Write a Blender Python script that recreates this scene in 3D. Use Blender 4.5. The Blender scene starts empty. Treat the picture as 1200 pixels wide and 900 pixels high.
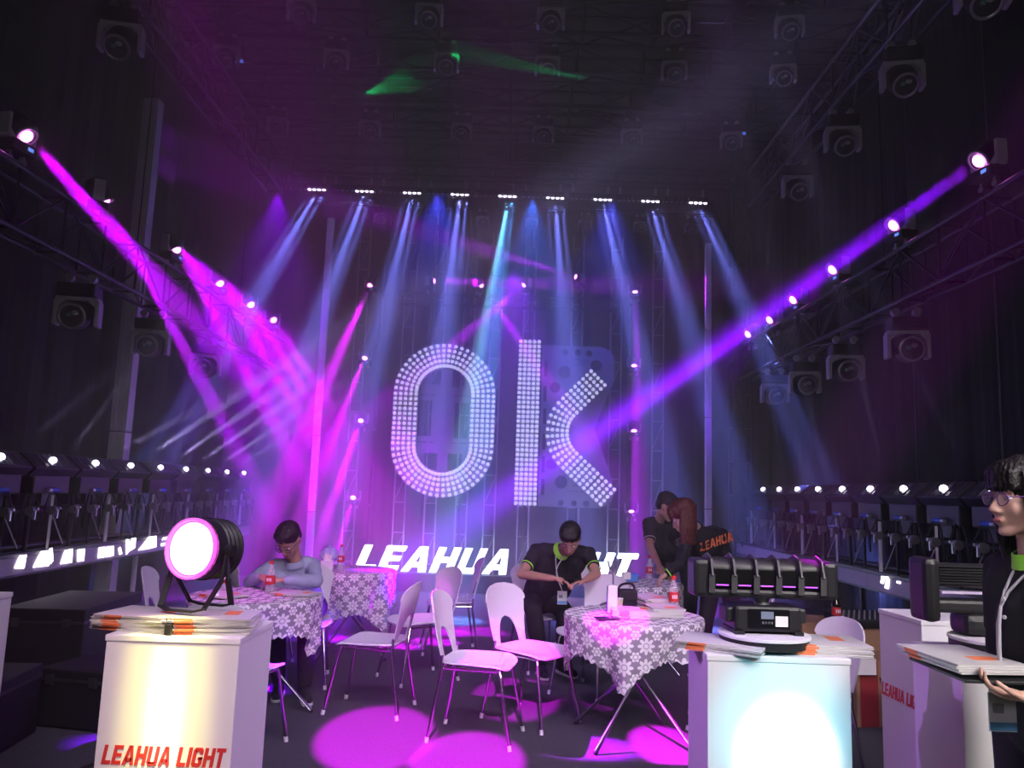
import bpy, bmesh, math, random
from mathutils import Vector, Matrix
from mathutils.bvhtree import BVHTree
random.seed(7)
sc = bpy.context.scene
C = sc.collection
PI = math.pi
R = math.radians
# ---------------------------------------------------------------- camera
F = 914.0; PITCH = R(7.8); ROLL = R(1.9); H = 1.5
cam = bpy.data.cameras.new('camera'); cam.sensor_width = 36; cam.lens = F/1200*36
cam.clip_end = 100
camo = bpy.data.objects.new('camera', cam); C.objects.link(camo)
CM = Matrix.Rotation(PI/2+PITCH, 3, 'X') @ Matrix.Rotation(ROLL, 3, 'Z')
camo.matrix_world = Matrix.Translation((0, 0, H)) @ CM.to_4x4()
sc.camera = camo
sc.view_settings.view_transform = 'Standard'; sc.view_settings.look = 'None'
sc.view_settings.gamma = 1; sc.view_settings.use_curve_mapping = False
sc.view_settings.exposure = 0.0
# ---------------------------------------------------------------- world: haze of the smoke machines fills the hall
DENS = 0.12
world = bpy.data.worlds.new('hall'); sc.world = world; world.use_nodes = True
wn = world.node_tree
wn.nodes['Background'].inputs[0].default_value = (.0012, .0012, .002, 1)
vs = wn.nodes.new('ShaderNodeVolumeScatter'); vs.inputs['Density'].default_value = DENS
vs.inputs['Color'].default_value = (.95, .95, .95, 1)
vs.inputs['Anisotropy'].default_value = 0.0
wn.links.new(vs.outputs[0], wn.nodes['World Output'].inputs['Volume'])
# the smoke hangs over the back of the stage and thins out towards the open front
gp = wn.nodes.new('ShaderNodeNewGeometry'); sp_ = wn.nodes.new('ShaderNodeSeparateXYZ'); wn.links.new(gp.outputs['Position'], sp_.inputs[0])
mr = wn.nodes.new('ShaderNodeMapRange'); mr.interpolation_type = 'SMOOTHSTEP'
for k_, v_ in (('From Min', 6.0), ('From Max', 9.2), ('To Min', .0025), ('To Max', DENS)): mr.inputs[k_].default_value = v_
ma = wn.nodes.new('ShaderNodeMath'); ma.operation = 'MULTIPLY_ADD'; ma.inputs[1].default_value = .8   # shaped to reach nearer the front up high, so the front beams show
wn.links.new(sp_.outputs[2], ma.inputs[0]); wn.links.new(sp_.outputs[1], ma.inputs[2]); wn.links.new(ma.outputs[0], mr.inputs['Value']); mr2 = wn.nodes.new('ShaderNodeMapRange'); mr2.interpolation_type = 'SMOOTHSTEP'      # thinner towards the right wall
for k_, v_ in (('From Min', 0.0), ('From Max', 3.6), ('To Min', 1.0), ('To Max', .30)): mr2.inputs[k_].default_value = v_
mm_ = wn.nodes.new('ShaderNodeMath'); mm_.operation = 'MULTIPLY'; wn.links.new(sp_.outputs[0], mr2.inputs['Value'])
wn.links.new(mr.outputs['Result'], mm_.inputs[0]); wn.links.new(mr2.outputs['Result'], mm_.inputs[1]); wn.links.new(mm_.outputs[0], vs.inputs['Density'])
try:
    world.cycles.volume_step_size = 2.0; sc.cycles.volume_step_rate = 1.5
except Exception: pass

def ray(x, y): return CM @ Vector(((x-600)/F, (450-y)/F, -1))
def at(x, y, Y): r = ray(x, y); return Vector((0, 0, H)) + r*(Y/r.y)       # a point at depth Y metres
def atx(x, y, X): r = ray(x, y); return Vector((0, 0, H)) + r*(X/r.x)
def atz(x, y, Z): r = ray(x, y); return Vector((0, 0, H)) + r*((Z-H)/r.z)

def area(name, loc, target, w, h, power, col=(1, 1, 1)):
    l = bpy.data.lights.new(name, 'AREA'); l.shape = 'RECTANGLE'; l.size = w; l.size_y = h; l.energy = power; l.color = col
    o = bpy.data.objects.new(name, l); C.objects.link(o); o.location = loc
    o.rotation_euler = (Vector(target)-Vector(loc)).to_track_quat('-Z', 'Y').to_euler(); return o
def spot(loc, target, col, W, ang, blend=.5, r=.03, name='spot_lamp'):
    l = bpy.data.lights.new(name, 'SPOT'); l.energy = W; l.color = col; l.spot_size = R(ang); l.spot_blend = blend; l.shadow_soft_size = r
    o = bpy.data.objects.new(name, l); C.objects.link(o); o.location = loc
    o.rotation_euler = (Vector(target)-Vector(loc)).to_track_quat('-Z', 'Y').to_euler(); return o
# hall light behind the visitor, spilling in through the open front
h1 = area('hall_light', (0.5, -.5, 4.3), (0.3, 3.6, .5), 4.5, 1.2, 20, (.98, .84, 1.0)); h1.data.spread = R(62)
h2 = area('hall_light', (3.0, -.2, 3.2), (1.6, 2.7, 1.2), 1.2, 1.2, 22, (1.0, .93, .9)); h2.data.spread = R(70)
h3 = area('hall_light', (0.2, .3, 3.0), (0.1, 8, 3.4), 3.0, 1.0, 19, (1, .95, .98))
# colour washes hung out of the frame
MAG = (.9, 0, 1)
spot((-.45, -1.6, 4.4), (-0.75, 4.95, 0), MAG, 36000, 5.5, .25)
spot((-.6, -1.6, 4.4), (-0.18, 4.55, 0), MAG, 40000, 5.0, .2)
spot((-.2, -1.4, 4.6), (0.10, 5.95, 0), MAG, 22000, 4.5, .3)
spot((1.2, -1.6, 4.4), (1.02, 4.95, 0), MAG, 60000, 3.4, .1)
spot((0.3, -1.4, 4.6), (0.75, 6.1, 0), MAG, 20000, 3.0, .3)
spot((-2.6, 1.5, 6.6), (-.70, 6.45, .8), MAG, 1800, 3.6, .5)
spot((-1.8, 2.4, 6.2), (.10, 5.50, .72), MAG, 900, 3.2, .9)
spot((-2.6, 2.0, 6.4), (-1.75, 5.4, .75), MAG, 900, 7, .5)
spot((-2.4, 2.6, 6.4), (-1.4, 7.2, .75), MAG, 1200, 7, .5)
spot((2.0, 2.2, 6.6), (1.05, 5.3, .75), MAG, 700, 5, .5)
spot((-1.08, 1.55, 6.0), (-1.07, 2.62, .66), (1.0, .93, .55), 12000, 1.7, 1.0)       # yellow streak on the left plinth
spot((-1.07, 1.25, 6.0), (-1.07, 2.62, .74), (1.0, .95, .22), 4200, 3.9, .8)
spot((0.9, -1.4, 2.9), (0.90, 2.62, .74), (.08, .85, 1.0), 900, 7.4, 1.0)       # cyan rimmed white disc on the right plinth
spot((0.9, -1.4, 2.9), (0.91, 2.62, .68), (1, .95, .95), 7000, 4.5, 1.0)
spot((-1.1, -.4, 3.6), (-1.07, 2.62, .7), (1, .52, .55), 260, 15, 1.0)
spot((1.0, -.5, 3.6), (.95, 2.62, .7), (.35, .75, 1), 90, 16, 1.0)
# unseen lilac fill lamps, added in place of ambient glow from the stage
w1 = area('fill_light', (.2, 1.8, 4.5), (0.1, 5.8, .3), 2.5, .8, 36, (.78, .50, 1)); w1.data.spread = R(72)
spot((-2.6, 2.55, 3.2), (1.15, 2.85, .55), (.55, .20, 1), 330, 22, 1.0)
spot((2.0, 2.2, 4.0), (-.86, 2.8, .6), (.60, .28, 1), 260, 24, 1.0)
# wash lamps with no fixtures of their own, added to colour the smoke
spot((-3.65, 8.2, 4.0), (-1.9, 11.3, 1.4), (.42, 0, 1), 8000, 42, 1.0)
spot((-3.65, 9.5, 4.0), (-2.5, 11.6, 1.8), (.60, 0, 1), 8000, 42, 1.0)
spot((-3.65, 10.7, 4.0), (-2.2, 11.2, .8), (.50, 0, 1), 4500, 45, 1.0)
spot((0, 12.0, 5.0), (-.1, 11.6, 3.0), (.25, .02, 1), 900, 80, 1.0)
spot((.2, 10.5, 5.6), (.3, 11.4, 0), (.04, .16, 1), 800, 60, 1.0)
spot((-3.7, 9.2, 3.9), (-3.0, 9.7, 0), (.30, 0, 1), 1600, 50, 1.0)
spot((-3.7, 11.0, 3.9), (-3.3, 11.2, 0), (.34, 0, 1), 1800, 50, 1.0)
spot((-1.2, 11.2, 5.9), (-1.2, 11.6, 1.0), (.05, .06, 1), 600, 75, 1.0)
spot((1.4, 11.2, 5.9), (1.4, 11.6, 1.0), (.05, .06, 1), 500, 75, 1.0)
spot((-3.4, 10.6, 5.6), (-3.6, 11.4, 2.0), (.25, 0, 1), 500, 75, 1.0)
spot((3.4, 10.2, 3.9), (1.8, 11.6, 2.0), (.22, 0, 1), 1100, 50, 1.0)
# ---------------------------------------------------------------- materials
MATS = {}
def mat(n, c=(.5, .5, .5), rough=.5, metal=0, emit=None, es=0, noise=0, nscale=20, coat=0, alpha=1, bump=0):
    if n in MATS: return MATS[n]
    m = bpy.data.materials.new(n); m.use_nodes = True; nt = m.node_tree
    b = nt.nodes['Principled BSDF']
    b.inputs['Base Color'].default_value = (*c, 1); b.inputs['Roughness'].default_value = rough; b.inputs['Metallic'].default_value = metal
    b.inputs['Coat Weight'].default_value = coat; b.inputs['Alpha'].default_value = alpha
    if emit: b.inputs['Emission Color'].default_value = (*emit, 1); b.inputs['Emission Strength'].default_value = es
    if noise or bump:
        tc = nt.nodes.new('ShaderNodeTexCoord'); nz = nt.nodes.new('ShaderNodeTexNoise'); nz.inputs['Scale'].default_value = nscale; nz.inputs['Detail'].default_value = 4
        nt.links.new(tc.outputs['Object'], nz.inputs['Vector'])
        if noise:
            mx = nt.nodes.new('ShaderNodeMix'); mx.data_type = 'RGBA'
            mx.inputs[6].default_value = (*[max(0, v*(1-noise)) for v in c], 1); mx.inputs[7].default_value = (*[min(1, v*(1+noise)) for v in c], 1)
            nt.links.new(nz.outputs[0], mx.inputs[0]); nt.links.new(mx.outputs[2], b.inputs['Base Color'])
        if bump:
            bp = nt.nodes.new('ShaderNodeBump'); bp.inputs['Strength'].default_value = bump; bp.inputs['Distance'].default_value = .01
            nt.links.new(nz.outputs[0], bp.inputs['Height']); nt.links.new(bp.outputs[0], b.inputs['Normal'])
    MATS[n] = m; return m
drape = mat('black_drape', (.005, .005, .007), .9, noise=.3, nscale=3)
carpet = mat('grey_carpet', (.055, .055, .065), .95, noise=.35, nscale=60, bump=.4)
blackpl = mat('black_plastic', (.018, .018, .02), .42, noise=.2, nscale=30)
blackmt = mat('black_metal', (.03, .03, .033), .38, .3, noise=.2)
truss_m = mat('truss_black', (.03, .03, .035), .35, .6, noise=.3)
yoke_m = mat('yoke_grey', (.50, .50, .51), .45, .3, noise=.15)
alu = mat('aluminium', (.62, .62, .65), .3, .9, noise=.12)
alu_post = mat('post_aluminium', (.85, .85, .88), .6, .0, noise=.12)
chrome = mat('chrome', (.8, .8, .82), .16, 1)
clampm = mat('clamp_steel', (.55, .55, .56), .3, .9)
white = mat('white_laminate', (.80, .79, .80), .45, noise=.02)
white_pl = mat('white_plastic', (.78, .76, .80), .38, noise=.03)
lensm = mat('lens_glass', (.02, .025, .025), .04, 0, coat=1, alpha=.35)
ringm = mat('lens_ring', (.30, .30, .31), .3, .4)
lensin = mat('lens_pale', (.80, .85, .74), .35, .2)  # paled so the glints in unlit heads lie in its colour
redp = mat('red_print', (.60, .035, .035), .5)
orangep = mat('orange_print', (.85, .22, .08), .5)
paper = mat('paper', (.85, .83, .80), .6, noise=.05, nscale=8)
disp = mat('display_blue', (.02, .05, .2), .3, emit=(.15, .3, 1), es=1.0)
blueconn = mat('blue_connector', (.02, .12, .7), .4)
card = mat('cardboard', (.32, .19, .10), .8, noise=.15, nscale=12)
litw = mat('lit_lens_white', (1, 1, 1), .3, emit=(.85, .78, 1), es=10)
litp = mat('lit_lens_pink', (1, .4, .9), .3, emit=(1, .22, .95), es=14)
litpar = mat('par_lens', (1, .6, .9), .3, emit=(1, .32, .95), es=5)
signm = mat('sign_face', (.9, .9, .95), .4, emit=(.66, .76, 1), es=5)
strip_lit = mat('strip_lit', (.9, .9, .95), .4, emit=(.95, .85, 1), es=4)
stripm = mat('strip_panel', (.42, .37, .47), .5, noise=.06)
skin = mat('skin', (.50, .27, .19), .5, noise=.08, nscale=15)
skinf = mat('skin_pale', (.66, .40, .30), .45, noise=.06, nscale=15)
lipm = mat('lips', (.5, .13, .13), .4)
eyew = mat('eye_white', (.8, .8, .8), .2); eyeb = mat('eye_dark', (.02, .012, .01), .15)
hairm = mat('black_hair', (.012, .009, .009), .42, noise=.5, nscale=120, bump=.6)
hairr = mat('reddish_hair', (.09, .02, .015), .42, noise=.5, nscale=120, bump=.6)
polo = mat('black_cotton', (.010, .010, .016), .85, noise=.2, nscale=60, bump=.3)
shirtb = mat('light_blue_shirt', (.36, .42, .55), .8, noise=.1, nscale=40, bump=.3)
trous = mat('dark_trousers', (.011, .011, .015), .85, noise=.2, nscale=50)
lime = mat('lime_trim', (.35, .95, .06), .6)
lany = mat('grey_ribbon', (.5, .5, .52), .5)
rubber = mat('rubber', (.02, .02, .02), .8)
# ---------------------------------------------------------------- mesh helpers
def abox(bm, c, s, rot=None, bev=0):
    c = Vector(c)
    r = bmesh.ops.create_cube(bm, size=1); vs_ = r['verts']
    M = Matrix.Diagonal((*s, 1))
    if bev:
        bmesh.ops.transform(bm, matrix=M, verts=vs_)
        es = list({e for v in vs_ for e in v.link_edges})
        g = bmesh.ops.bevel(bm, geom=es, offset=bev, segments=2, affect='EDGES', profile=.6)
        vs_ = list({v for f in g['faces'] for v in f.verts}); M = Matrix()
    T = Matrix.Translation(c) @ (rot.to_4x4() if rot else Matrix()) @ M
    bmesh.ops.transform(bm, matrix=T, verts=vs_); return vs_
def frame_of(d):
    d = Vector(d).normalized(); u = Vector((0, 0, 1)) if abs(d.z) < .95 else Vector((1, 0, 0))
    x = u.cross(d).normalized(); y = d.cross(x); return Matrix((x, y, d)).transposed()
def alathe(bm, prof, org=(0, 0, 0), axis=(0, 0, 1), seg=20, cap=True):
    M = frame_of(axis); org = Vector(org); rings = []
    for (r, z) in prof:
        rings.append([bm.verts.new(org + M @ Vector((r*math.cos(2*PI*k/seg), r*math.sin(2*PI*k/seg), z))) for k in range(seg)])
    for a, b in zip(rings, rings[1:]):
        for k in range(seg): bm.faces.new((a[k], a[(k+1) % seg], b[(k+1) % seg], b[k]))
    if cap: bm.faces.new(rings[0][::-1]); bm.faces.new(rings[-1])
def acyl(bm, p0, p1, r0, r1=None, seg=12):
    p0 = Vector(p0); p1 = Vector(p1); d = p1-p0
    alathe(bm, [(r0, 0), (r1 if r1 is not None else r0, d.length)], p0, d, seg)
def acap(bm, p0, r0, p1, r1, seg=14):       # tapered capsule
    p0 = Vector(p0); p1 = Vector(p1); d = p1-p0; L = max(d.length, 1e-5)
    pr = [(r0*math.cos(a), r0*math.sin(a)) for a in (-1.45, -1.1, -.7, -.35, 0)] + [(r1*math.cos(a), L+r1*math.sin(a)) for a in (0, .35, .7, 1.1, 1.45)]
    alathe(bm, pr, p0, d if d.length > 1e-5 else (0, 0, 1), seg)
def aell(bm, c, r, rot=None, seg=18):
    g = bmesh.ops.create_uvsphere(bm, u_segments=seg, v_segments=seg*2//3, radius=1)
    bmesh.ops.transform(bm, matrix=Matrix.Translation(c) @ (rot.to_4x4() if rot else Matrix()) @ Matrix.Diagonal((*r, 1)), verts=g['verts'])
def atube(bm, pts, r, seg=8, closed=False):
    pts = [Vector(p) for p in pts]; n = len(pts); rings = []
    for i, p in enumerate(pts):
        a = pts[(i-1) % n] if (i or closed) else pts[0]; b = pts[(i+1) % n] if (i < n-1 or closed) else pts[-1]
        M = frame_of(b-a); rr = r[i] if isinstance(r, (list, tuple)) else r
        rings.append([bm.verts.new(p + M @ Vector((rr*math.cos(2*PI*k/seg), rr*math.sin(2*PI*k/seg), 0))) for k in range(seg)])
    for a, b in list(zip(rings, rings[1:])) + ([(rings[-1], rings[0])] if closed else []):
        o = min(range(seg), key=lambda s: (a[0].co-b[s].co).length)
        for k in range(seg): bm.faces.new((a[k], a[(k+1) % seg], b[(k+1+o) % seg], b[(k+o) % seg]))
    if not closed: bm.faces.new(rings[0][::-1]); bm.faces.new(rings[-1])
def sm(pts, n=4):                            # smooth a polyline (Catmull-Rom)
    P = [Vector(p) for p in pts]; P = [P[0]*2-P[1]] + P + [P[-1]*2-P[-2]]; out = []
    for i in range(1, len(P)-2):
        for k in range(n):
            t = k/n; a, b, c, d = P[i-1:i+3]
            out.append(.5*((2*b)+(c-a)*t+(2*a-5*b+4*c-d)*t*t+(3*b-3*c+d-a)*t**3))
    out.append(P[-2]); return out
def mk(name, bm, m, parent=None, smooth=False, loc=None, rot=None):
    if isinstance(bm, bmesh.types.BMesh):
        bmesh.ops.recalc_face_normals(bm, faces=bm.faces)
        me = bpy.data.meshes.new(name); bm.to_mesh(me); bm.free()
    else: me = bm
    if m and not me.materials: me.materials.append(m)
    if smooth:
        for p in me.polygons: p.use_smooth = True
        try: me.set_sharp_from_angle(angle=R(38))
        except Exception: pass
    o = bpy.data.objects.new(name, me); C.objects.link(o)
    if parent: o.parent = parent; KIDS.setdefault(parent.name, []).append(o)
    if loc is not None: o.location = loc
    if rot is not None: o.rotation_euler = rot
    return o
def one(fn, *a, **k):
    bm = bmesh.new(); fn(bm, *a, **k); return bm
def box(name, c, s, m, parent=None, bev=0, rot=None): return mk(name, one(abox, c, s, rot, bev), m, parent)
def thing(name, label, cat, loc=(0, 0, 0), rz=0, group=None):
    o = bpy.data.objects.new(name, None); C.objects.link(o); o.empty_display_size = .1
    o.location = loc; o.rotation_euler = (0, 0, rz); o['label'] = label; o['category'] = cat
    if group: o['group'] = group
    return o
def tag(o, label, cat, group=None, kind=None):
    o['label'] = label; o['category'] = cat
    if group: o['group'] = group
    if kind: o['kind'] = kind
    return o
def struct(o): o['kind'] = 'structure'; return o
KIDS = {}
def copy_tree(o, parent=None):
    c = o.copy(); C.objects.link(c); c.parent = parent
    if parent: KIDS.setdefault(parent.name, []).append(c)
    for ch in list(KIDS.get(o.name, ())): copy_tree(ch, c)
    return c
def dup(root, label, loc, rz=0, group=None):
    c = copy_tree(root); c['label'] = label; c.location = loc; c.rotation_euler = (0, 0, rz)
    if group: c['group'] = group
    return c
RODM = {}
def rod(name, p0, p1, r, m, parent=None, seg=8):
    if m.name not in RODM:
        bm = one(acyl, (0, 0, 0), (0, 0, 1), 1, 1, seg); bmesh.ops.recalc_face_normals(bm, faces=bm.faces)
        me = bpy.data.meshes.new('rod'); bm.to_mesh(me); bm.free(); me.materials.append(m)
        for p in me.polygons: p.use_smooth = len(p.vertices) == 4
        RODM[m.name] = me
    p0 = Vector(p0); p1 = Vector(p1); d = p1-p0
    o = bpy.data.objects.new(name, RODM[m.name]); C.objects.link(o); o.parent = parent
    if parent: KIDS.setdefault(parent.name, []).append(o)
    o.matrix_basis = Matrix.Translation(p0) @ frame_of(d).to_4x4() @ Matrix.Diagonal((r, r, d.length, 1)); return o
ORD = ['nearest', 'second', 'third', 'fourth', 'fifth', 'sixth', 'seventh', 'eighth', 'ninth', 'tenth', 'eleventh', 'twelfth']
def nth(i, frm='the camera'): return ('nearest to ' + frm) if i == 0 else ORD[i] + ' from ' + frm
ORDL = ['leftmost', 'second from left', 'third from left', 'fourth from left', 'fifth from left', 'sixth from left', 'seventh from left', 'eighth from left', 'ninth from left', 'tenth from left']
# block letters, unit height: lists of convex quads
SW = .23
def rc(x0, y0, x1, y1): return [(x0, y0), (x1, y0), (x1, y1), (x0, y1)]
LET = {
 'L': (.62, [rc(0, 0, SW, 1), rc(SW, 0, .6, .2)]),
 'E': (.66, [rc(0, 0, SW, 1), rc(SW, 0, .62, .2), rc(SW, .4, .57, .59), rc(SW, .8, .62, 1)]),
 'A': (.80, [[(0, 0), (.24, 0), (.45, 1), (.27, 1)], [(.54, 0), (.78, 0), (.54, 1), (.36, 1)], rc(.2, .18, .6, .36)]),
 'H': (.74, [rc(0, 0, SW, 1), rc(.48, 0, .48+SW, 1), rc(SW, .4, .48, .6)]),
 'U': (.74, [rc(0, .16, SW, 1), rc(.48, .16, .48+SW, 1), [(.0, .16), (.1, 0), (.61, 0), (.71, .16)], rc(.1, .1, .6, .2)]),
 'I': (.27, [rc(0, 0, SW, 1)]),
 'G': (.72, [rc(0, .14, SW, .86), [(0, .86), (.68, .86), (.56, 1), (.12, 1)], [(.12, 0), (.56, 0), (.68, .14), (0, .14)], rc(.12, .8, .68, .87), rc(.12, .13, .68, .2), rc(.46, .2, .68, .5), rc(.36, .38, .68, .52), rc(.46, .68, .68, .82)]),
 'T': (.64, [rc(.2, 0, .2+SW, .8), rc(0, .8, .62, 1)]),
 ' ': (.34, [])}
def letter_quads(ch, sh=.2): return LET[ch][0], [[(x+y*sh, y) for x, y in q] for q in LET[ch][1]]
def text_bm(txt, h, t, M, xs=1.0, sub=False, sh=.2, gap=.06):
    # extruded letters; local x = text, y = up, z = out; M places it
    bm = bmesh.new(); x = 0; W = sum(LET[c][0]+gap for c in txt)-gap
    for c in txt:
        w, qs = letter_quads(c, sh)
        for q in qs:
            lo = [bm.verts.new(M @ Vector(((x+a-W/2)*h*xs, (b-.5)*h, 0))) for a, b in q]
            hi = [bm.verts.new(M @ Vector(((x+a-W/2)*h*xs, (b-.5)*h, t))) for a, b in q]
            bm.faces.new(hi); bm.faces.new(lo[::-1])
            for k in range(len(q)): bm.faces.new((lo[k], lo[(k+1) % len(q)], hi[(k+1) % len(q)], hi[k]))
        x += w+gap
    return bm, W*h*xs
def plate(name, outer, holes, t, m, parent, M):           # flat plate with holes, extruded
    cu = bpy.data.curves.new(name, 'CURVE'); cu.dimensions = '2D'; cu.fill_mode = 'BOTH'; cu.extrude = t/2
    for poly in [outer]+holes:
        s = cu.splines.new('POLY'); s.points.add(len(poly)-1); s.use_cyclic_u = True
        for i, (x, y) in enumerate(poly): s.points[i].co = (x, y, 0, 1)
    o = bpy.data.objects.new(name, cu); TMP.collection.objects.link(o)
    dg = tmp_dg(); me = bpy.data.meshes.new_from_object(o.evaluated_get(dg))
    bpy.data.objects.remove(o); bpy.data.curves.remove(cu)
    me.name = name; me.transform(M); me.materials.clear(); me.materials.append(m)
    return mk(name, me, m, parent)
def circ(x, y, r, n=20, ry=None): return [(x+r*math.cos(2*PI*k/n), y+(ry or r)*math.sin(2*PI*k/n)) for k in range(n)]
TMP = bpy.data.scenes.new('workbench')
def tmp_dg():
    with bpy.context.temp_override(scene=TMP, view_layer=TMP.view_layers[0]): return bpy.context.evaluated_depsgraph_get()
def remesh(bm, vox, smooth=4, name='body'):
    me = bpy.data.meshes.new(name); bmesh.ops.recalc_face_normals(bm, faces=bm.faces); bm.to_mesh(me); bm.free()
    o = bpy.data.objects.new(name, me); TMP.collection.objects.link(o)
    md = o.modifiers.new('r', 'REMESH'); md.mode = 'VOXEL'; md.voxel_size = vox
    if smooth: s = o.modifiers.new('s', 'SMOOTH'); s.factor = .5; s.iterations = smooth
    dg = tmp_dg(); out = bpy.data.meshes.new_from_object(o.evaluated_get(dg)); bpy.data.objects.remove(o); bpy.data.meshes.remove(me)
    out.name = name
    for p in out.polygons: p.use_smooth = True
    return out
# ---------------------------------------------------------------- the room
XL, XR, YB, ZC = -4.75, 4.35, 12.95, 7.7
def slab(name, x0, x1, y0, y1, z0, z1, m): return struct(box(name, ((x0+x1)/2, (y0+y1)/2, (z0+z1)/2), (x1-x0, y1-y0, z1-z0), m))
slab('floor', XL, XR, -4.5, YB, -.1, 0, carpet)
slab('ceiling', XL, XR, 1.0, YB, ZC, ZC+.1, drape)
def pleated(name, p0, p1, h, m):
    p0 = Vector(p0); p1 = Vector(p1); d = p1-p0; n = int(d.length/.05); nn = Vector((-d.y, d.x, 0)).normalized(); bm = bmesh.new(); prev = None
    for i in range(n+1):
        o = nn*(.018*math.sin(i*.62)+.010*math.sin(i*1.9+1))
        a = bm.verts.new(p0+d*i/n+o); b = bm.verts.new(p0+d*i/n+o+Vector((0, 0, h)))
        if prev: bm.faces.new((prev[0], a, b, prev[1]))
        prev = (a, b)
    return struct(mk(name, bm, m, None, True))
pleated('wall_left', (XL+.03, -1.0, 0), (XL+.03, YB, 0), ZC, drape)
pleated('wall_right', (XR-.03, YB, 0), (XR-.03, -1.0, 0), ZC, drape)
pleated('wall_back', (XL, YB-.03, 0), (XR, YB-.03, 0), ZC, drape)
# ---------------------------------------------------------------- trusses
def truss(name, label, p0, p1, w, h, step, group=None, drop=0, up=(0, 0, 1), r=.022, m=truss_m, cat='truss'):
    """box truss: chords and braces are its parts. p0,p1 = centre line"""
    p0 = Vector(p0); p1 = Vector(p1); d = (p1-p0); L = d.length; d.normalize()
    u = Vector(up); s = d.cross(u).normalized(); u = s.cross(d)
    t = thing(name, label, cat, p0, 0, group)
    cs = [(s*a*w/2+u*b*h/2) for a, b in ((-1, -1), (1, -1), (1, 1), (-1, 1))]
    for c in cs: rod('chord', c, c+d*L, r, m, t)
    n = max(1, int(round(L/step))); st = L/n
    for i in range(n+1):
        for k in range(4): rod('brace', cs[k]+d*min(i*st, L), cs[(k+1) % 4]+d*min(i*st, L), r*.5, m, t)
    for i in range(n):
        for k in (0, 1, 3):
            a, b = (cs[k], cs[(k+1) % 4]) if i % 2 else (cs[(k+1) % 4], cs[k])
            rod('diagonal', a+d*i*st, b+d*(i+1)*st, r*.5, m, t)
    if drop:                                 # steel cables up to the ceiling
        for f_ in (.12, .5, .88):
            q = d*L*f_*(.9 if drop > 1 else 1)+u*h/2; rod('hanger', q, Vector((q.x, q.y, (drop if drop > 1 else ZC-.002)-p0.z)), .006, m, t)
    return t
truss('side_truss', 'black box truss along the right wall carrying magenta beams and hanging moving heads', (3.5, 3.6, 3.5), (3.5, 11.55, 3.5), .22, .46, .62, drop=5.63)
truss('side_truss', 'black box truss along the left wall carrying pink beams and hanging moving heads', (-3.75, 3.6, 3.5), (-3.75, 12.2, 3.5), .22, .46, .62, drop=7.6)
truss('upper_truss', 'high black box truss running along the upper right under the ceiling', (3.4, 3.0, 5.88), (3.4, 10.7, 5.88), .22, .5, .6, m=mat('truss_grey', (.10, .10, .115), .3, .7), drop=1)
truss('upper_truss', 'high black box truss running along the upper left under the ceiling', (-3.5, 3.0, 5.88), (-3.5, 10.7, 5.88), .22, .5, .6, drop=1)
CROWS = [5.6, 6.6, 7.4, 8.2, 9.05, 9.9, 10.5, 11.7]
for i, y in enumerate(CROWS):
    truss('ceiling_truss', 'black cross truss in the ceiling grid, ' + nth(i), (XL+.5, y, 6.75), (XR-.4, y, 6.75), .24, .34, .8, group='cross trusses of the ceiling grid', drop=1)
truss('light_bar_truss', 'black cross truss above the row of white beam bars', (-3.3, 11.0, 6.14), (3.2, 11.0, 6.14), .2, .22, .6, r=.018, drop=1)
truss('back_lamp_truss', 'thin black cross truss with a row of small lamps on the back wall', (-3.3, 12.2, 6.15), (3.2, 12.2, 6.15), .12, .2, .6, r=.016, drop=1)
truss('low_cross_truss', 'thin black cross truss with pink beam lamps above the giant letters', (-1.9, 12.42, 4.55), (1.7, 12.42, 4.55), .12, .18, .6, r=.014, drop=1)
truss('truss_tower', 'upright black truss tower beside the right lamp rack', (3.5, 11.85, 0), (3.5, 11.85, ZC-.01), .26, .26, .5, up=(0, 1, 0), cat='truss')
# uprights behind the letters
for i, x in enumerate([-2.55, -1.75, -1.25, -.75, -.3, .25, 1.05, 1.7, 2.4]):
    t = thing('wall_ladder', 'thin upright pipe ladder on the back wall, ' + ORDL[i] + ' of nine', 'ladder truss', (x, 12.72, 0), 0, 'upright pipe ladders behind the giant letters')
    for s in (-.09, .09): rod('rail', (s, 0, 0), (s, 0, 5.8), .014, alu if i % 3 == 1 else yoke_m, t)
    for k in range(12): rod('rung', (-.09, 0, .3+k*.48), (.09, 0, .3+k*.48), .008, yoke_m, t)
    for k in range(0, 12, 2): rod('diagonal', (-.09, 0, .3+k*.48), (.09, 0, .78+k*.48), .006, yoke_m, t)
# aluminium posts
def post(label, x, y, w, h, nseg):
    t = thing('metal_post', label, 'post', (x, y, 0))
    for k in range(nseg):
        bm = bmesh.new(); z0 = h*k/nseg; z1 = h*(k+1)/nseg-.012
        abox(bm, (0, 0, (z0+z1)/2), (w, w*.8, z1-z0), bev=w*.06)
        for gx in (-.25, .25): abox(bm, (gx*w, -w*.41, (z0+z1)/2), (w*.16, w*.05, z1-z0))
        mk('post_section', bm, alu_post, t)
    box('base_plate', (0, 0, .012), (w*1.8, w*1.8, .024), blackmt, t); return t
post('tall wide aluminium post by the left wall', -4.50, 9.02, .19, 6.1, 3)
post('slim grey post left of the giant letters', -2.85, 11.5, .10, 5.55, 5)
post('slim grey post right of the giant letters', 2.92, 11.5, .09, 5.35, 4)
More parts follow.
